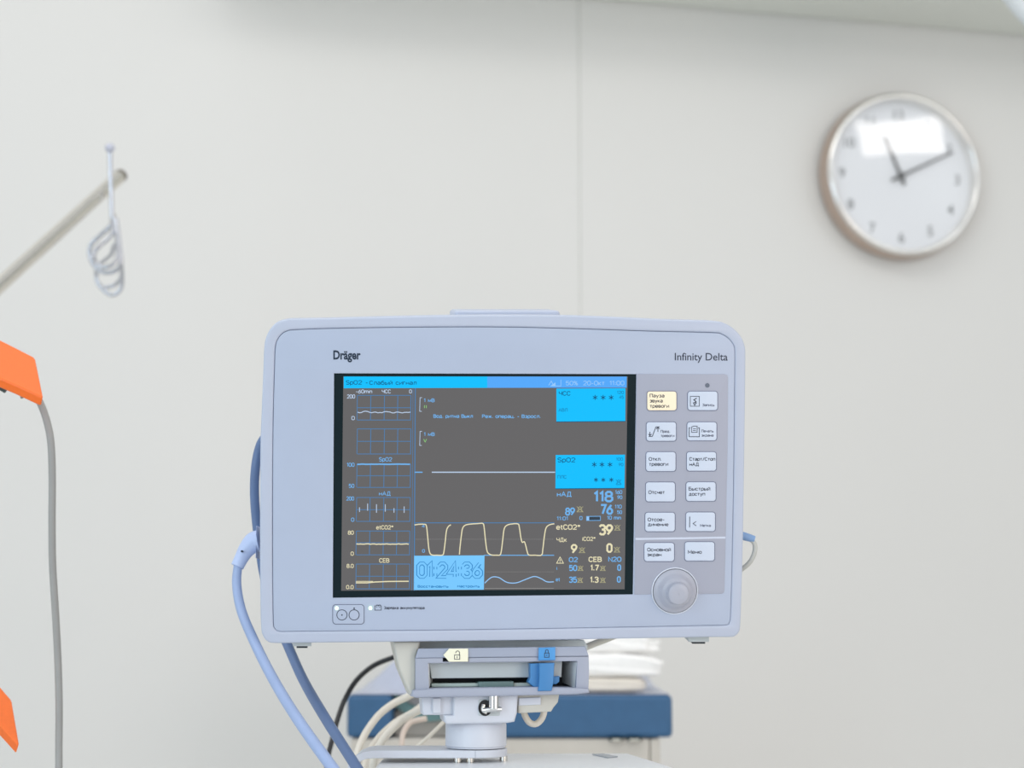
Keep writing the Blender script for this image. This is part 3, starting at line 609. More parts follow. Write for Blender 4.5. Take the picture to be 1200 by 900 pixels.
# logo, model writing, power key, battery mark
mb = MB(); text(mb, PL, 'Dräger', 390.6, 420.9, 9.9, M_logo, 0.0001, 32, 0.03); mb.build('brand_lettering', MON, smooth=0)
mb = MB(); text(mb, PL, 'Infinity Delta', 790.8, 422.2, 8.6, M_ink, 0.0001, 62, 0.006, 0.004); mb.build('model_lettering', MON, smooth=0)
mb = MB(); mslab(mb, [rrect(389.6,708.2,427,731.8,4.0)], 0, 0.0002, M_inks); mslab(mb, [rrect(390.3,708.9,426.3,731.1,3.5)], 0, 0.0006, M_panel, 0.0001)
for cx in (400.7, 415.0): line(mb, PL, circ(cx,720.6,6.0,28), 0.8, 0.0007, M_ink, True)
ink(mb, type('A',(),{'ab':PL.ab,'loc':PL.loc})(), [circ(400.7,720.7,0.9,10)], 0.0007+DELTA.y*0, M_ink) if False else None
poly(mb, PL, circ(400.7,720.7,0.9,10), 0.0007, M_ink); poly(mb, PL, circ(415,712.7,0.9,10), 0.0007, M_ink); line(mb, PL, [(415,712),(415,715)], 0.7, 0.0007, M_ink)
pk = mb.build('power_button', MON, smooth=25)
for par, x in ((pk, 394.6), (MON, 434)):
    mb = MB(); poly(mb, PL, circ(x,712.6,2.1,14), 0.00075, M_led); lathe(mb, [(0.0013,-0.0005),(0.0013,0.0007)], M_led, n=16, M=Matrix.Translation(PL.loc(x,712.6,0))); o = mb.build('indicator_light', par)
mb = MB(); line(mb, PL, [(439.2,710),(441.4,710),(441.4,709),(443,709),(443,710),(444,710),(444,709),(445.8,709),(445.8,710),(446.8,710),(446.8,715),(439.2,715)], 0.7, 0.0001, M_ink, True)
line(mb, PL, [(440.6,711.6),(442,711.6)], 0.5, 0.0001, M_ink); line(mb, PL, [(444.2,711.6),(445.6,711.6)], 0.5, 0.0001, M_ink)
stext(mb, PL, 'Зарядка аккумулятора', 450, 714, 3.4, M_ink, 0.0001, 47.5, sw=0.62); mb.build('charge_lettering', MON, smooth=0)
for xs, y in (((341.5,365), 749.5), ((805.5,831), 744.5)):
    mb = MB(); mslab(mb, [[(xs[0],y),(xs[1],y),(xs[1],y+8),(xs[0]+2,y+8)]], -0.06, -0.008, M_mslab, 0.0005)
    mslab(mb, [[(xs[0]+6,y+7),(xs[1]-4.5,y+7),(xs[1]-4.5,y+10),(xs[0]+6,y+10)]], -0.05, -0.012, M_dark, 0.0003); mb.build('foot', MON)
tag(MON, 'pale blue bedside patient monitor showing waveforms and numbers, with rotary knob', 'monitor')

# ================================================================== DOCK AND SWIVEL MOUNT
DP = Plane(P(590, 790, 1.262), mr, (0,0,1))
DK = empty('monitor_mount', DP.M)
def ds(loops, z0, z1, m, bevel=0.0, mb=None):
    mb = mb or MB(); slab(mb, DP, loops, z0, z1, m, bevel); return mb
ds([[(489,750.8),(684,749.6),(689,757),(688,766),(487,766)]], -0.075, -0.030, mat('dock_pale_grey', (222,230,230), 0.5, var=0.01), 0.001).build('top_plate', DK)  # pale grey plate; it darkens only because the monitor covers it
mb = ds([[(490.5,760),(686,757.4),(690,768.6),(690,769.2),(487,771.2),(487,770)]], -0.004, 0.0, M_mcham, 0.0006)
slab(mb, DP, [[(487,771.4),(519,771.1),(519,775.5),(549,775.4),(549,770.9),(690,769.4),(690.5,790),(689.5,810),(687,812),(490,814),(487,812)], [(501.7,777.3),(676.4,774.8),(675,806),(503,807)][::-1]], -0.035, 0.0, M_mgrey, 0.0005)
mb.build('frame', DK)
ds([[(503,776),(659,774),(658,793.6),(506,795.2)]], -0.034, -0.010, M_mslab, 0.0008).build('inner_block', DK)
ds([[(498,770),(682,770),(682,811),(498,811)]], -0.045, -0.036, M_dark).build('rear_plate', DK)  # coloured dark to stand for the shade deep in the dock opening
mb = ds([[(506,801),(561,800.4),(561,804.5),(506,805)]], -0.034, -0.012, M_green, 0.0004); slab(mb, DP, [[(561,799),(602,798.4),(602,805),(561,805.3)]], -0.034, -0.009, mat('dock_bar_dark',(100,124,122),0.4), 0.0006); slab(mb, DP, [[(602,800.4),(626,800),(626,804),(602,804.4)]], -0.034, -0.012, mat('dock_bar_light',(190,198,190),0.4), 0.0004)
mb.build('locking_bar', DK)
ds([[(484,809),(509,806.6),(640,804.8),(690,806.5),(691,812),(676,813.8),(488,818),(482,816)]], -0.05, 0.004, M_mgrey, 0.0014).build('lower_lip', DK)
ds([[(460,751.8),(493,751.6),(488,771),(487.5,815),(483,815.5),(480,814),(467,783)]], -0.050, -0.006, M_beige, 0.002).build('side_bracket', DK)
for xf, xk in ((676.2, 659), (501.9, 507)):
    mb = MB()
    s_ = 1 if xf > 600 else -1
    f0, f1 = DP.loc(xf, 775.2, -0.001), DP.loc(xf, 807, -0.001); k0, k1 = DP.loc(xk, 776, -0.035), DP.loc(xk, 800, -0.035); e_ = Vector((s_*0.002, 0, 0))
    hexa(mb, [f0, k0, k0+e_, f0+e_], [f1, k1, k1+e_, f1+e_], mat('cheek_grey', (240,242,240), 0.5))
    fix_normals(mb.build('side_cheek', DK))
mb = ds([[(519.6,767.6),(526.4,760),(548.6,759.9),(548.6,775.4),(526.2,775.6)]], 0.0005, 0.0016, M_tag, 0.0002)
tz = 0.0018
line(mb, DP, [(532.6,767.6),(538.8,767.6),(538.8,772.6),(532.6,772.6)], 0.7, tz, M_ink, True); line(mb, DP, smooth_loop([(538.2,767.4),(538.6,764.6),(536.8,762.8),(534.6,763.6),(534,765.4)],3,False), 0.7, tz, M_ink); line(mb, DP, [(535.7,769.2),(535.7,771.2)], 0.8, tz, M_ink)
mb.build('unlock_tag', DK)
LV = ds([[(631.4,759),(650.8,758.4),(650.8,773.6),(631,774)]], 0.0005, 0.002, M_blue2, 0.0003)
tz = 0.0022
line(LV, DP, [(638.2,765.4),(643.4,765.2),(643.4,770.2),(638.2,770.4)], 0.7, tz, M_ink, True); line(LV, DP, smooth_loop([(639.2,765),(639.4,762.4),(640.8,761.4),(642.4,762.4),(642.6,765)],3,False), 0.7, tz, M_ink); line(LV, DP, [(640.8,767),(640.8,768.8)], 0.7, tz, M_ink)
slab(LV, DP, [[(632.2,777.4),(650,776.8),(648.6,800),(646.6,809.6),(630.6,810),(632,800)]], -0.006, 0.006, M_blue, 0.0008)
slab(LV, DP, [[(621.4,777.6),(634,777.2),(634,808.6),(629.6,808.6),(619,799.4),(621.6,794)]], -0.012, 0.001, M_blue, 0.0008)
slab(LV, DP, [[(648,793),(655.8,792.4),(655.4,799),(652,801.8),(648,802)]], -0.012, -0.002, M_blue, 0.0006)
lv = LV.build('release_lever', DK); lv['label'] = 'blue release lever with padlock tag'
# swivel head under the dock
hd = ds([[(531,814),(607.5,812.5),(606,836),(603,846),(594,847.5),(524,849),(521,846),(520,838),(531,838)]], -0.050, -0.006, M_mwhite, 0.002)
hd.build('swivel_head', DK)
mb = ds([[(494,816),(532,816),(532,838),(496,838)]], -0.045, -0.010, M_mwhite, 0.0012); slab(mb, DP, [[(507,818),(517,818),(517,836),(507,836)]], -0.02, -0.0075, M_mwhite, 0.0008)
mb.build('flange', DK)
mb = ds([[(606,812.5),(656,811),(654,823),(649,829),(646,834),(608,836)]], -0.045, -0.012, M_beige, 0.0012); slab(mb, DP, [[(608,818),(634,817),(634,826),(608,827)]], -0.02, -0.010, M_mwhite, 0.0008)
mb.build('flange', DK)
mb = MB(); slab(mb, DP, [rrect(560.8,819.5,586,839,2)], -0.010, -0.0055, M_mslab, 0.0002); poly(mb, DP, circ(568.5,829.6,8,24,9.5)[:], -0.0053, M_black)  # flat black ellipse painted for the dark inside of the hole
tube(mb, [DP.loc(579,814,-0.002), DP.loc(579,822,-0.002), DP.loc(579,830,-0.002)], 0.0042, M_chrome, seg=2)
tube(mb, [DP.loc(566,832.5,-0.002), DP.loc(576,831.5,0.0), DP.loc(587,831,-0.001)], 0.0019, M_chrome, seg=3)
tube(mb, [DP.loc(567,826,-0.003), DP.loc(566,832,-0.002), DP.loc(571,835,-0.001)], 0.0015, M_steel, seg=3)
mb.build('clamp_screw', DK)
# column (real cylinder) and the arm plate
rad = (593.4-521.8)/2/F*1.285; cz0 = P(557.6, 888, 1.285); ctop = P(557.6, 843, 1.285)
DI = DP.M.inverted(); up = Vector((0,0,1))
def vlathe(mb, c, prof, m, n=48):
    vs = []; fs = []
    for r, z in prof:
        for k in range(n): a = 2*PI*k/n; vs.append(DI @ Vector((c.x+r*math.cos(a), c.y+r*math.sin(a), z)))
    for i in range(len(prof)-1):
        for k in range(n): fs.append([i*n+k, i*n+(k+1) % n, (i+1)*n+(k+1) % n, (i+1)*n+k])
    fs.append(list(range(n))[::-1]); fs.append([(len(prof)-1)*n+k for k in range(n)]); mb.add(vs, fs, m)
def zat(y, z): return P(557, y, z).z
mb = MB(); zc0, zc1, zc2 = zat(878.6,1.262), zat(849.6,1.262), zat(835,1.262)
vlathe(mb, cz0, [(rad-0.001,zc0),(rad-0.001,zc0+0.0008),(rad,zc0+0.0015),(rad,zc1-0.001),(rad-0.0008,zc1),(rad-0.001,zc1+0.0006),(rad+0.0004,zc1+0.001),(rad,zc2)], M_mwhite)
mb.build('column', DK, smooth=40)
# horizontal arm plate, rounded at the right, drooping at the left end
zt, zbm = zat(879.6,1.262), zat(888.6,1.262)
mb = MB(); N_ = 40; top = []; sect = []
xa = P(594,880,1.262).x; rr_ = rad+0.0006
cxm, cym = cz0.x, cz0.y
pts = [(cxm+rr_*math.cos(a), cym+rr_*math.sin(a)) for a in [math.radians(-90+180*k/20) for k in range(21)]]
xl = P(436, 880, 1.262).x
path = [(cxm+(xl-cxm)*k/8.0, 0.0) for k in range(9)]
drop = [(-0.006,-0.0008),(-0.012,-0.0035),(-0.017,-0.009),(-0.020,-0.018),(-0.021,-0.030)]
lo = []; hi = []
th = zt-zbm
spine = [(xl+(cxm-xl)*k/8.0, zt, 1.0, 0.0) for k in range(8, -1, -1)]
spine += [(xl+d[0], zt+d[1], math.cos(a), math.sin(a)) for d, a in zip(drop, (0.25,0.7,1.1,1.4,1.55))]
vs = []; fs = []
for x, z, c_, s_ in spine:
    for yy in (cym-rr_, cym+rr_*1.1):
        vs.append(DI @ Vector((x, yy, z))); vs.append(DI @ Vector((x+s_*th, yy, z-c_*th)))
for i in range(len(spine)-1):
    a = i*4; b = a+4
    fs += [[a,a+2,b+2,b],[a+1,b+1,b+3,a+3],[a,b,b+1,a+1],[a+2,a+3,b+3,b+2]]
e = (len(spine)-1)*4; fs += [[e,e+2,e+3,e+1]]
mb.add(vs, fs, M_mwhite)
hexa(mb, [DI @ Vector((x,y,zbm)) for x,y in pts], [DI @ Vector((x,y,zt)) for x,y in pts], M_mwhite)
fix_normals(mb.build('arm_plate', DK, bevel=0.0006))
zcart = zat(893.6,1.262)-0.0006
for x in (536, 551, 603):
    c = P(x, 890, 1.272 if x < 600 else 1.28); 
    if x == 603: c = P(590, 890, 1.283)
    mb = MB(); vlathe(mb, c, [(0.003,zcart+0.0001),(0.003,zbm-0.0001)], M_steel, 16); mb.build('screw', DK)
tag(DK, 'grey docking bracket with blue lever and white swivel column beneath the monitor', 'monitor mount')

# ================================================================== CART UNDER THE MONITOR
def onz(x, y, z):        # point of the horizontal plane z seen at pixel
    d = ray(x, y); t = (z-CAM.z)/d.z; return CAM+d*t
bk = onz(594, 883, zcart).y
pts = [(onz(400,889,zcart).x-0.02, bk), (onz(738,882.6,zcart).x, onz(738,882.6,zcart).y), (onz(783,896.5,zcart).x, onz(783,896.5,zcart).y)]
CT = empty('equipment_cart', loc=(0.05, 1.15, 0))
Li = lambda p: Vector(p)-Vector((0.05, 1.15, 0))
XL_ = P(444,893,1.28).x
outl = [(XL_, bk), (pts[1][0], pts[1][1]), (pts[2][0], pts[2][1]), (pts[2][0]+0.006, pts[2][1]-0.05), (pts[2][0]+0.006, 0.98), (XL_, 0.98)]
mb = MB(); hexa(mb, [Li((x,y,zcart-0.03)) for x,y in outl], [Li((x,y,zcart)) for x,y in outl], M_cart)
s4 = [onz(x,y,zcart) for x,y in ((694,884.6),(706,884),(724,887.4),(712,888.6))]
fix_normals(mb.build('top_shelf', CT, bevel=0.003))
mb = MB(); hexa(mb, [Li((p.x,p.y,zcart+0.0002)) for p in s4], [Li((p.x,p.y,zcart+0.0008)) for p in s4], mat('pad_grey', (178,182,188), 0.4)); fix_normals(mb.build('grey_pad', CT))
mb = MB(); box(mb, Li((XL_+0.01,1.00,0.10)), Li((0.10,bk-0.02,zcart-0.03)), M_cart); mb.build('cabinet', CT, bevel=0.006)
for k in range(3):
    mb = MB(); z = 0.16+k*0.24; box(mb, Li((XL_+0.015,0.992,z)), Li((0.09,1.0,z+0.22)), M_mwhite); d = mb.build('drawer', CT, bevel=0.003)
    mb = MB(); box(mb, Li((-0.04,0.978,z+0.16)), Li((0.04,0.992,z+0.172)), M_steel); mb.build('handle', d, bevel=0.002)
for x in (-0.08, 0.08):
    for y in (1.03, bk-0.04):
        mb = MB(); c = Li((x,y,0)); 
        n=24; vs=[]; 
        for s in (-0.01,0.01):
            for k in range(n): vs.append((c.x+s, c.y+0.04*math.cos(2*PI*k/n), 0.04+0.04*math.sin(2*PI*k/n)))
        mb.add(vs, [list(range(n)), [n+k for k in range(n)][::-1]]+[[k,n+k,n+(k+1)%n,(k+1)%n] for k in range(n)], M_nub); box(mb, (c.x-0.014,c.y-0.012,0.045),(c.x+0.014,c.y+0.012,0.10), M_steel); fix_normals(mb.build('caster', CT))
tag(CT, 'white equipment cart with bare top shelf under the monitor column', 'cart')

# ================================================================== OPERATING TABLE BEHIND
BT = empty('operating_table', loc=(PY(590,815,2.3).x, 2.3, 0)); BL = BT.location.copy()
def bp(x, y, z): return PY(x, y, z)-BL
ZF, ZK = 2.20, 2.42
ztop = PY(600,814.5,ZF).z; zbot = PY(600,864.5,ZF).z
xL, xN0, xN1, xR = [PY(x,830,ZF).x for x in (406.5,459.5,545,788)]
def bx(x0,x1,y0,y1,z0,z1): return (x0-BL.x,y0-BL.y,z0), (x1-BL.x,y1-BL.y,z1)
yF, yK = ZF, ZK
for x0, x1 in ((xL, xN0), (xN1, xR)):
    mb = MB(); box(mb, *bx(x0, x1, yF, yK, zbot, ztop), M_mattr); mb.build('mattress', BT, bevel=0.006)
mb = MB(); box(mb, *bx(xN0+0.001, xN1-0.001, yF+0.05, yK-0.01, PY(500,832,yF+0.05).z, ztop-0.002), M_film2); mb.build('cutout_lining', BT, bevel=0.004)
mb = MB(); z_ = PY(500,846,yF+0.03).z
n_ = 12; arc = [(xN0+0.001+(xN1-xN0-0.002)*k/n_, z_+0.020*abs(2*k/n_-1)**2) for k in range(n_+1)]
hexa(mb, [(x-BL.x, yF+0.035-BL.y, z) for x, z in arc]+[(x-BL.x, yF+0.035-BL.y, z+0.016) for x, z in arc[::-1]], [(x-BL.x, yF+0.049-BL.y, z) for x, z in arc]+[(x-BL.x, yF+0.049-BL.y, z+0.016) for x, z in arc[::-1]], M_teal)
fix_normals(mb.build('cutout_trim', BT))
mb = MB(); box(mb, *bx(xN0+0.001, xN1-0.001, yF+0.052, yK-0.02, zbot-0.001, PY(500,833,yF+0.052).z), M_bed); mb.build('cutout_panel', BT)
xa_, xb_ = PY(411,870,ZF).x, PY(774,870,ZF).x
mb = MB(); box(mb, *bx(xa_, PY(761.4,870,ZF).x, yF+0.004, yK-0.01, zbot-0.09, zbot-0.0015), M_bed); box(mb, *bx(PY(762.4,870,ZF).x, xb_, yF+0.004, yK-0.01, zbot-0.09, zbot-0.0015), M_bed)
mb.build('table_section', BT, bevel=0.002)
for x0, x1 in ((714,730),(735,752)):
    mb = MB(); a = PY(x0,864.8,ZF-0.004); b = PY(x1,868.6,ZF-0.004); box(mb, (a.x-BL.x,yF-0.004-BL.y,b.z),(b.x-BL.x,yF+0.006-BL.y,a.z), M_nub); box(mb, (a.x-BL.x+0.003,yF-0.006-BL.y,b.z),(b.x-BL.x-0.003,yF-BL.y,a.z-0.0012), M_beige); mb.build('latch', BT, bevel=0.001)
mb = MB(); box(mb, *bx(-0.10,0.12,yF+0.04,yK-0.03,0.12,zbot-0.09), M_bed); mb.build('pedestal', BT, bevel=0.01)
mb = MB(); box(mb, *bx(-0.2,0.22,yF-0.02,yK+0.02,0.0,0.12), M_bed); mb.build('base', BT, bevel=0.02)
tag(BT, 'operating table with thick blue vinyl mattress on a beige frame by the wall', 'operating table')
# clear film over the mattress
mb = MB(); nx, ny = 60, 26; vs = []; fs = []
rf = random.Random(9)
ph = [rf.random()*6 for _ in range(8)]
def sst(a, b, t): t = min(1, max(0, (t-a)/(b-a))); return t*t*(3-2*t)
def filmz(u, v):
    v0 = 0.0 if u < 0.3 else (0.46 if u > 0.5 else 0.46*sst(0.3, 0.5, u))
    side = sst(0, 0.17, u)*0.85+0.15*sst(0.1, 0.3, u); side *= sst(0, 0.09, 1-u)*0.6+0.4*sst(0.0,0.2,1-u)
    hgt = 0.050*side*sst(v0, v0+0.35, v)*(1-0.6*sst(0.85, 1, v))
    w = 0.0022*abs(math.sin(u*31+ph[0]+3*math.sin(v*5+ph[1])))*min(1, v*5) + 0.0030*min(1, v*4)*abs(math.sin(u*13+v*9+ph[2]))
    return 0.0006+w*(0.12 if v < v0 else 1)*min(1, u*20, (1-u)*20)+hgt
for j in range(ny+1):
    for i in range(nx+1):
        u = i/nx; v = j/ny; x = (xL+0.003)+(xR-xL-0.006)*u; y = yF+0.004+(yK-yF-0.01)*v
        vs.append((x, y, ztop+filmz(u, v)))
for j in range(ny):
    for i in range(nx):
        a = j*(nx+1)+i; fs.append([a,a+1,a+nx+2,a+nx+1])
mb.add(vs, fs, M_film)
o = mb.build('plastic_cover', smooth=60); sl = o.modifiers.new('s','SOLIDIFY'); sl.thickness = 0.0006; sl.offset = 1
tag(o, 'crinkled pale plastic-wrapped pad lying on the blue mattress', 'wrapped pad')
# folded cloths
def cloth(name, xp0, xp1, y0, y1, z0, z1, m, seed, amp, label, lean=0.0):
    bm = bmesh.new(); bmesh.ops.create_cube(bm, size=1.0)
    bmesh.ops.subdivide_edges(bm, edges=bm.edges, cuts=14, use_grid_fill=True)
    r = random.Random(seed); f_ = [(r.uniform(4,11), r.uniform(4,11), r.uniform(3,8), r.random()*6) for _ in range(5)]
    cx, cy, cz = (xp0+xp1)/2, (y0+y1)/2, (z0+z1)/2; hx, hy, hz = (xp1-xp0)/2, (y1-y0)/2, (z1-z0)/2
    for v in bm.verts:
        u = v.co*2; n4 = 5.0
        L_ = (abs(u.x)**n4+abs(u.y)**n4+abs(u.z)**n4)**(1/n4); mx_ = max(abs(u.x),abs(u.y),abs(u.z))
        w = u*(mx_/L_) if L_ > 0 else u
        d = sum(math.sin(a*u.x+p)*math.sin(b*u.y-p)+math.sin(c*u.z*1.3+a*u.x*0.4+p) for a,b,c,p in f_)/5
        side = 1 if u.z > -0.98 else 0
        hscale = 1.0 - lean*max(0, u.x)**2*(u.z+1)/2
        v.co = Vector((cx+w.x*hx*(1+amp*0.3*d), cy+w.y*hy*(1+amp*0.3*d), z0+(w.z+1)*hz*hscale*(1+side*amp*d*0.5)))
        if v.co.z < z0: v.co.z = z0
    mbx = MB(); bm.verts.index_update(); mbx.add([v.co for v in bm.verts], [[v.index for v in f.verts] for f in bm.faces], m); bm.free()
    o = mbx.build(name, smooth=80, subsurf=1); tag(o, label, 'cloth', 'folded cloths on the operating table'); return o
zc = ztop+0.0030
X = lambda x: PY(x, 800, 2.25).x
cloth('folded_cloth', X(640), X(756), 2.210, 2.280, zc, zc+0.018, M_towelb, 3, 0.10, 'cream folded cloth at the bottom of the pile on the table')
cloth('folded_cloth', X(646), X(775), 2.212, 2.280, zc+0.0182, zc+0.050, M_towel, 5, 0.22, 'white folded cloth in the middle of the pile on the table', lean=0.2)
cloth('folded_cloth', X(650), X(771), 2.220, 2.280, zc+0.0485, zc+0.080, M_towel, 11, 0.34, 'crumpled white cloth on top of the pile on the table', lean=0.5)

# ================================================================== CABLES AND HOSES
def cable(name, pts, wpx, m, label, cat='cable', group=None):
    """pts: (px, py, depth); wpx: width in pixels at each point"""
    ws = wpx if isinstance(wpx, list) else [wpx]*len(pts)
    mb = MB(); tube(mb, [P(*p) for p in pts], [w/2/F*p[2] for w, p in zip(ws, pts)], m)
    o = mb.build(name, smooth=60); tag(o, label, cat, group); return o
cable('slate_blue_cable', [(316,508,1.325),(308,516,1.327),(303,528,1.33),(299.5,548,1.33),(298.2,575,1.332),(300,606,1.333),(304,638,1.334),(309,672,1.335),(320,715,1.335),(338,758,1.325),(356,798,1.30),(379,838,1.26),(403,876,1.24),(428,915,1.22),(450,950,1.2)], [11]*9+[11.5,12,12.5,12.5,13,13], M_cabd, 'slate blue cable looping out behind the left edge of the monitor and down')
# light-blue lead with its angled plug: the plug is a part
LC = empty('monitor_lead', loc=P(295, 640, 1.268)); Lm = LC.location.copy()
mb = MB(); pp = [(279,662,1.262),(277.4,685,1.26),(283,716,1.255),(298,752,1.25),(317,790,1.24),(338,826,1.22),(362,862,1.20),(392,903,1.18),(420,940,1.16)]
tube(mb, [P(*p)-Lm for p in pp], [w/2/F*p[2] for w, p in zip([10.5,11,11.5,12,12.5,13,13.5,14,14.5], pp)], M_cabl); mb.build('cord', LC, smooth=60)
mb = MB(); pp = [(304,634,1.268),(297,636,1.268),(289,644,1.266),(283,654,1.264),(278,664,1.262)]
tube(mb, [P(*p)-Lm for p in pp], [w/2/F*p[2] for w, p in zip([26,25,20,16.5,15.5], pp)], M_plug, n=20); mb.build('angled_plug', LC, smooth=40)
p_ = P(285,647,1.255)-Lm
mb = MB(); box(mb, P(300.5,616,1.262)-Lm, P(304.4,655,1.28)-Lm, M_plug); 
o = fix_normals(mb.build('plug_collar', LC, bevel=0.0015))
mb = MB(); c0 = P(283.2,646,1.2555)-Lm
for k in range(1): tube(mb, [c0, c0+Vector((0,0.002,0)), c0+Vector((0,0.004,0))], 0.0008, M_ink, n=10, seg=1)
mb.build('plug_dimple', LC)
tag(LC, 'light blue cable with angled plug at the left side of the monitor', 'cable')
RC_ = empty('sensor_lead', loc=P(872,626,1.29)); Rm = RC_.location.copy()
mb = MB(); tube(mb, [P(866,627,1.29)-Rm, P(874,629,1.29)-Rm, P(884,632,1.29)-Rm], [10.5/2/F*1.29,9.5/2/F*1.29,8/2/F*1.29], M_plugb, n=18); mb.build('plug', RC_, smooth=40)['label'] = 'blue plug'
mb = MB(); pp = [(880,632,1.29),(884.5,638,1.29),(884,648,1.29),(878.5,659,1.29),(868,668,1.292),(855,676,1.295)]
tube(mb, [P(*p)-Rm for p in pp], 5.6/2/F*1.29, M_cabw); mb.build('cord', RC_, smooth=60)
tag(RC_, 'short grey cable with blue plug at the right side of the monitor', 'cable')
cable('black_cable', [(520,752,1.62),(490,760,1.62),(462,770,1.62),(438,780,1.62),(418,797,1.61),(404,820,1.60),(395,845,1.58),(389,868,1.56),(384,890,1.54),(381,925,1.5)], 6, M_black, 'thin black cable curving down left of the blue mattress')
G = 'pale hoses under the dock'
cable('white_hose', [(500,800,1.55),(482,814,1.55),(462,824,1.55),(446,836,1.53),(433,852,1.50),(424,868,1.48),(416,892,1.46),(410,930,1.44)], 8.5, M_hose, 'leftmost pale hose curving out from under the dock bracket', 'hose', G)
cable('white_hose', [(500,822,1.6),(484,834,1.6),(466,844,1.58),(451,856,1.55),(438,871,1.52),(428,892,1.5),(424,930,1.48)], 6.5, M_hose, 'thinner pale hose right behind the leftmost one', 'hose', G)
cable('white_hose', [(520,820,1.45),(492,832,1.45),(473,842,1.45),(459,855,1.44),(448,868,1.43),(438,890,1.42),(436,930,1.42)], 9.5, M_hose, 'thickest pale hose, nearest the white column', 'hose', G)
cable('white_hose', [(500,842,1.66),(482,846,1.66),(474,856,1.65),(471,868,1.64),(470,900,1.63)], 6.5, mat('hose_pinkish', (214,196,182), 0.5), 'short pinkish hose hanging between the pale hoses and the column', 'hose', G)
cable('white_hose', [(530,836,1.5),(518,848,1.5),(508,858,1.5),(497,868,1.5),(486,878,1.5),(480,892,1.49),(478,930,1.47)], 4.5, M_hose, 'thin straight pale hose passing just left of the column', 'hose', G)
cable('hose_loop', [(612,826,1.300),(615,838,1.300),(621,847,1.300),(629,848,1.300),(636,840,1.300),(639,826,1.300)], 7.5, M_hose, 'small pale hose loop hanging right of the swivel head', 'hose')
cable('beige_tube', [(660,772,1.302),(672,765,1.31),(690,757,1.33),(708,750,1.36),(728,742,1.39),(750,734,1.42)], 8, M_beige, 'beige tube slanting behind the right end of the dock', 'tube')

# ================================================================== INFUSION HOOK BAR (LEFT)
IV = empty('infusion_stand', loc=P(-60, 480, 1.85)*1.0); IV.location.z = 0; bpy.context.view_layer.update(); Im = IV.location.copy()
tA = P(-60, 388, 1.85); tB = P(139, 208, 2.25)
mb = MB(); tube(mb, [tA-Im, (tA+tB)/2-Im, tB-Im], 0.0088, M_steel, n=28, seg=4); mb.build('bar', IV, smooth=40)
dv = (tB-tA).normalized()
mb = MB(); tube(mb, [tB-dv*0.001-Im, tB+dv*0.004-Im, tB+dv*0.008-Im], 0.0089, mat('end_cap_brown', (128,122,112), 0.5), n=28, seg=1); mb.build('end_cap', IV)
mb = MB(); b = Vector((tA.x, tA.y, 0)); tube(mb, [b-Im, b+Vector((0,0,0.7))-Im, Vector((tA.x,tA.y,tA.z+0.03))-Im], 0.013, M_steel, n=28, seg=2); mb.build('pole', IV)
mb = MB()
for k in range(5):
    a = 2*PI*k/5; e = b+Vector((0.22*math.cos(a), 0.22*math.sin(a), 0.0))
    tube(mb, [b+Vector((0,0,0.10))-Im, (b+e)/2+Vector((0,0,0.08))-Im, e+Vector((0,0,0.02))-Im], 0.011, M_steel, seg=3)
mb.build('base_legs', IV)
tag(IV, 'slanting steel infusion bar reaching in from the left edge', 'infusion stand')
HK = empty('infusion_hook', loc=P(129.5, 205, 2.195)); Hm = HK.location.copy(); zk = 2.195
def hp(x, y, dz=0.0): return P(x, y, zk+dz)-Hm
wr = 0.0026
def wire(name, pts, r=wr, m=M_steel2):
    mb = MB(); tube(mb, [hp(*p) for p in pts], r, m, n=12, seg=6); mb.build(name, HK, smooth=70)
mb = MB(); bmx = bmesh.new(); bmesh.ops.create_uvsphere(bmx, u_segments=20, v_segments=12, radius=0.0062)
c = hp(128.8,173.5,-0.002); bmx.verts.index_update(); mb.add([v.co+c for v in bmx.verts], [[v.index for v in f.verts] for f in bmx.faces], mat('ball_pale', (196,198,212), 0.25)); bmx.free(); mb.build('ball_tip', HK)
wire('hook_wire', [(128.8,176),(129.4,200),(130.2,225),(131,250),(131.2,260),(128,266),(118,275),(108.5,284),(105,292),(105.6,301),(109,309),(115,316),(123,319.4),(132,318.5),(139.5,313.5),(141.8,305),(140.6,290),(138,270),(136,256)], 0.0030)
wire('hook_wire', [(131,256,-.006),(132,270,-.010),(128,278,-.014),(118,287,-.02),(111.4,294,-.022),(110.2,301,-.022),(113,308.5,-.02),(119,313,-.02),(127,312.4,-.02),(134,308,-.018),(138,301,-.016),(138,290,-.012),(136,270,-.008),(134.4,256,-.006)], 0.0029)
wire('hook_wire', [(133.4,252,.004),(136,266,.014),(139,285,.025),(141.6,305,.035),(143,322,.04),(142.4,336,.042),(138,343,.042),(131,345.6,.042),(123,341.4,.042),(116,334,.042),(112.8,324,.042),(114,314,.04),(121,306,.035),(130,298,.025),(134,286,.018)], 0.0027)
wire('hook_wire', [(115,331,.055),(119,335.6,.055),(126,336.4,.055),(134,334,.055),(140.5,327.6,.052),(142.6,318,.048),(141.6,300,.04),(138.6,278,.02),(135.6,258,.008)], 0.0026)
tag(HK, 'steel wire hanging hook with a ball tip at the end of the slanting bar', 'hook')

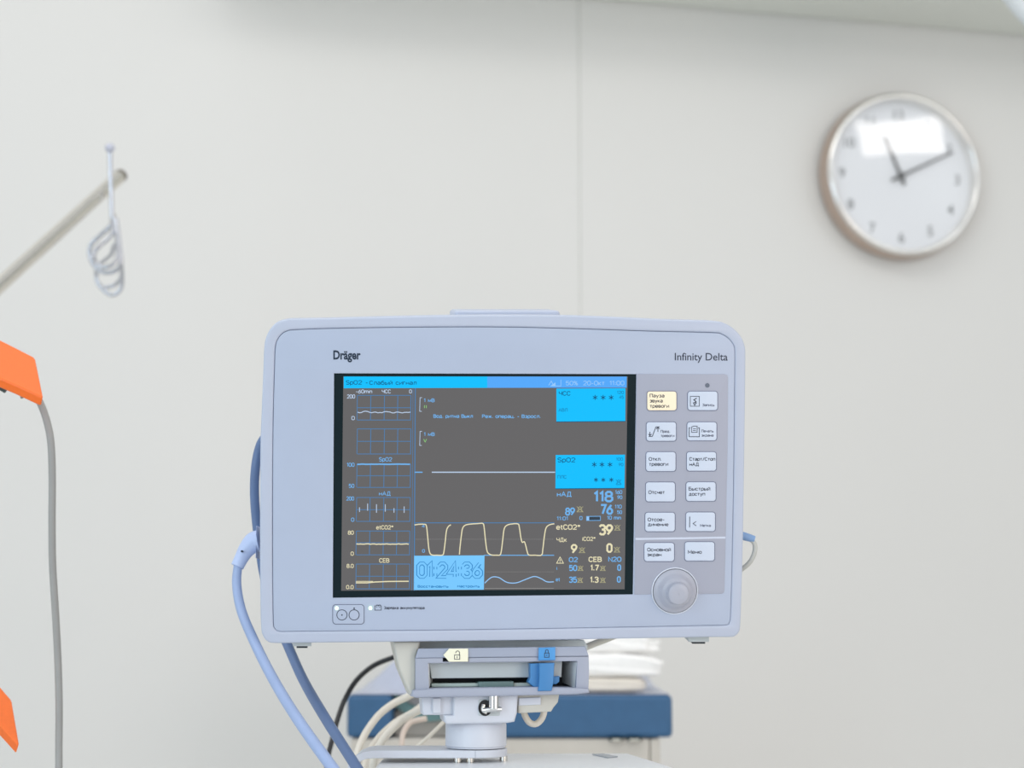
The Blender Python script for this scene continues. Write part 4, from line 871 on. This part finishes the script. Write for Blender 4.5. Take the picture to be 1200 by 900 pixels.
# ================================================================== ORANGE PLATES AND GREY CABLE (LEFT EDGE)
COLX = P(-95, 600, 1.46)
ST = empty('equipment_column', loc=(COLX.x, COLX.y, 0)); Sm = ST.location.copy()
mb = MB(); box(mb, (-0.035,-0.03,0.04), (0.035,0.03,1.36), M_mwhite); mb.build('upright', ST, bevel=0.004)
mb = MB(); box(mb, (-0.16,-0.16,0.0), (0.16,0.16,0.04), M_mwhite); mb.build('foot_plate', ST, bevel=0.008)
tag(ST, 'white equipment column beyond the left edge carrying the orange plates', 'equipment stand')
def onplane(x, y, A, n): d = ray(x, y); t = (A-CAM).dot(n)/d.dot(n); return CAM+d*t
def plate(label, face, A, n, th, extra=None):
    n = Vector(n).normalized(); root = empty('orange_holder', loc=A); Rm_ = root.location.copy()
    f = [onplane(x, y, A, n)-Rm_ for x, y in face]; g = [p-n*th for p in f]
    mb = MB(); hexa(mb, f, g, M_orange); fix_normals(mb.build('plate', root, bevel=0.0016))
    a = sum(f[:1], Vector())-n*th*0.5; 
    e = Vector((COLX.x+0.034, COLX.y, (A.z)))-Rm_
    left = (f[0]+f[-1])/2-n*th*0.5
    mb = MB(); tube(mb, [left, left*0.5+e*0.5, e], 0.008, M_nub, seg=3); mb.build('bracket', root)
    if extra: extra(root, Rm_, n)
    tag(root, label, 'holder', 'orange plates at the left edge'); return root
def ex1(root, Rm_, n):
    mb = MB(); p = [onplane(x,y,P(14,404,1.372),n)-n*0.0092-Rm_ for x,y in ((2,394),(18.5,396.5),(19.5,412),(2,408))]; hexa(mb, p, [v-n*0.008 for v in p], mat('clip_blue', (44,92,134), 0.5)); fix_normals(mb.build('blue_clip', root, bevel=0.0008))
    mb = MB(); a = P(25.5,458,1.36)-Rm_; tube(mb, [a+Vector((0,0.004,0.004)), a+Vector((0,0.003,-0.001)), P(25.4,466.5,1.36)-Rm_], [0.0028,0.0026,0.0010], M_cabg, seg=3); mb.build('peg', root)
    mb = MB(); tube(mb, [P(-14,448,1.36)-Rm_, P(0,454,1.36)-Rm_, P(7,458,1.36)-Rm_], 0.0022, M_nub, seg=3); mb.build('rubber_pad', root)
plate('upper orange plastic plate with a small blue clip behind it', [(-40,378.5),(0,398),(20,408),(40,418.3),(41.8,421),(50.5,463.5),(50,465.5),(20,451.5),(0,443),(-40,424)], P(20,430,1.36), (0.30,-0.52,0.80), 0.0085, ex1)
plate('lower orange plastic plate, only its tip inside the left edge', [(-40,762),(0,804.5),(12.5,819),(14,822),(22.3,870.5),(21.5,873.5),(0,850),(-40,810)], P(5,840,1.36), (0.34,-0.50,0.80), 0.0085)
cable('grey_cable', [(20,446,1.385),(36,456,1.385),(47,472,1.38),(55,494,1.375),(59.8,520,1.37),(61.2,560,1.37),(61,610,1.37),(61.6,660,1.37),(64.5,710,1.37),(67.5,765,1.37),(69.2,820,1.365),(69,870,1.36),(68,930,1.35),(60,1000,1.34)], [8.6]*14, M_cabg, 'grey cable hanging down from the upper orange plate')
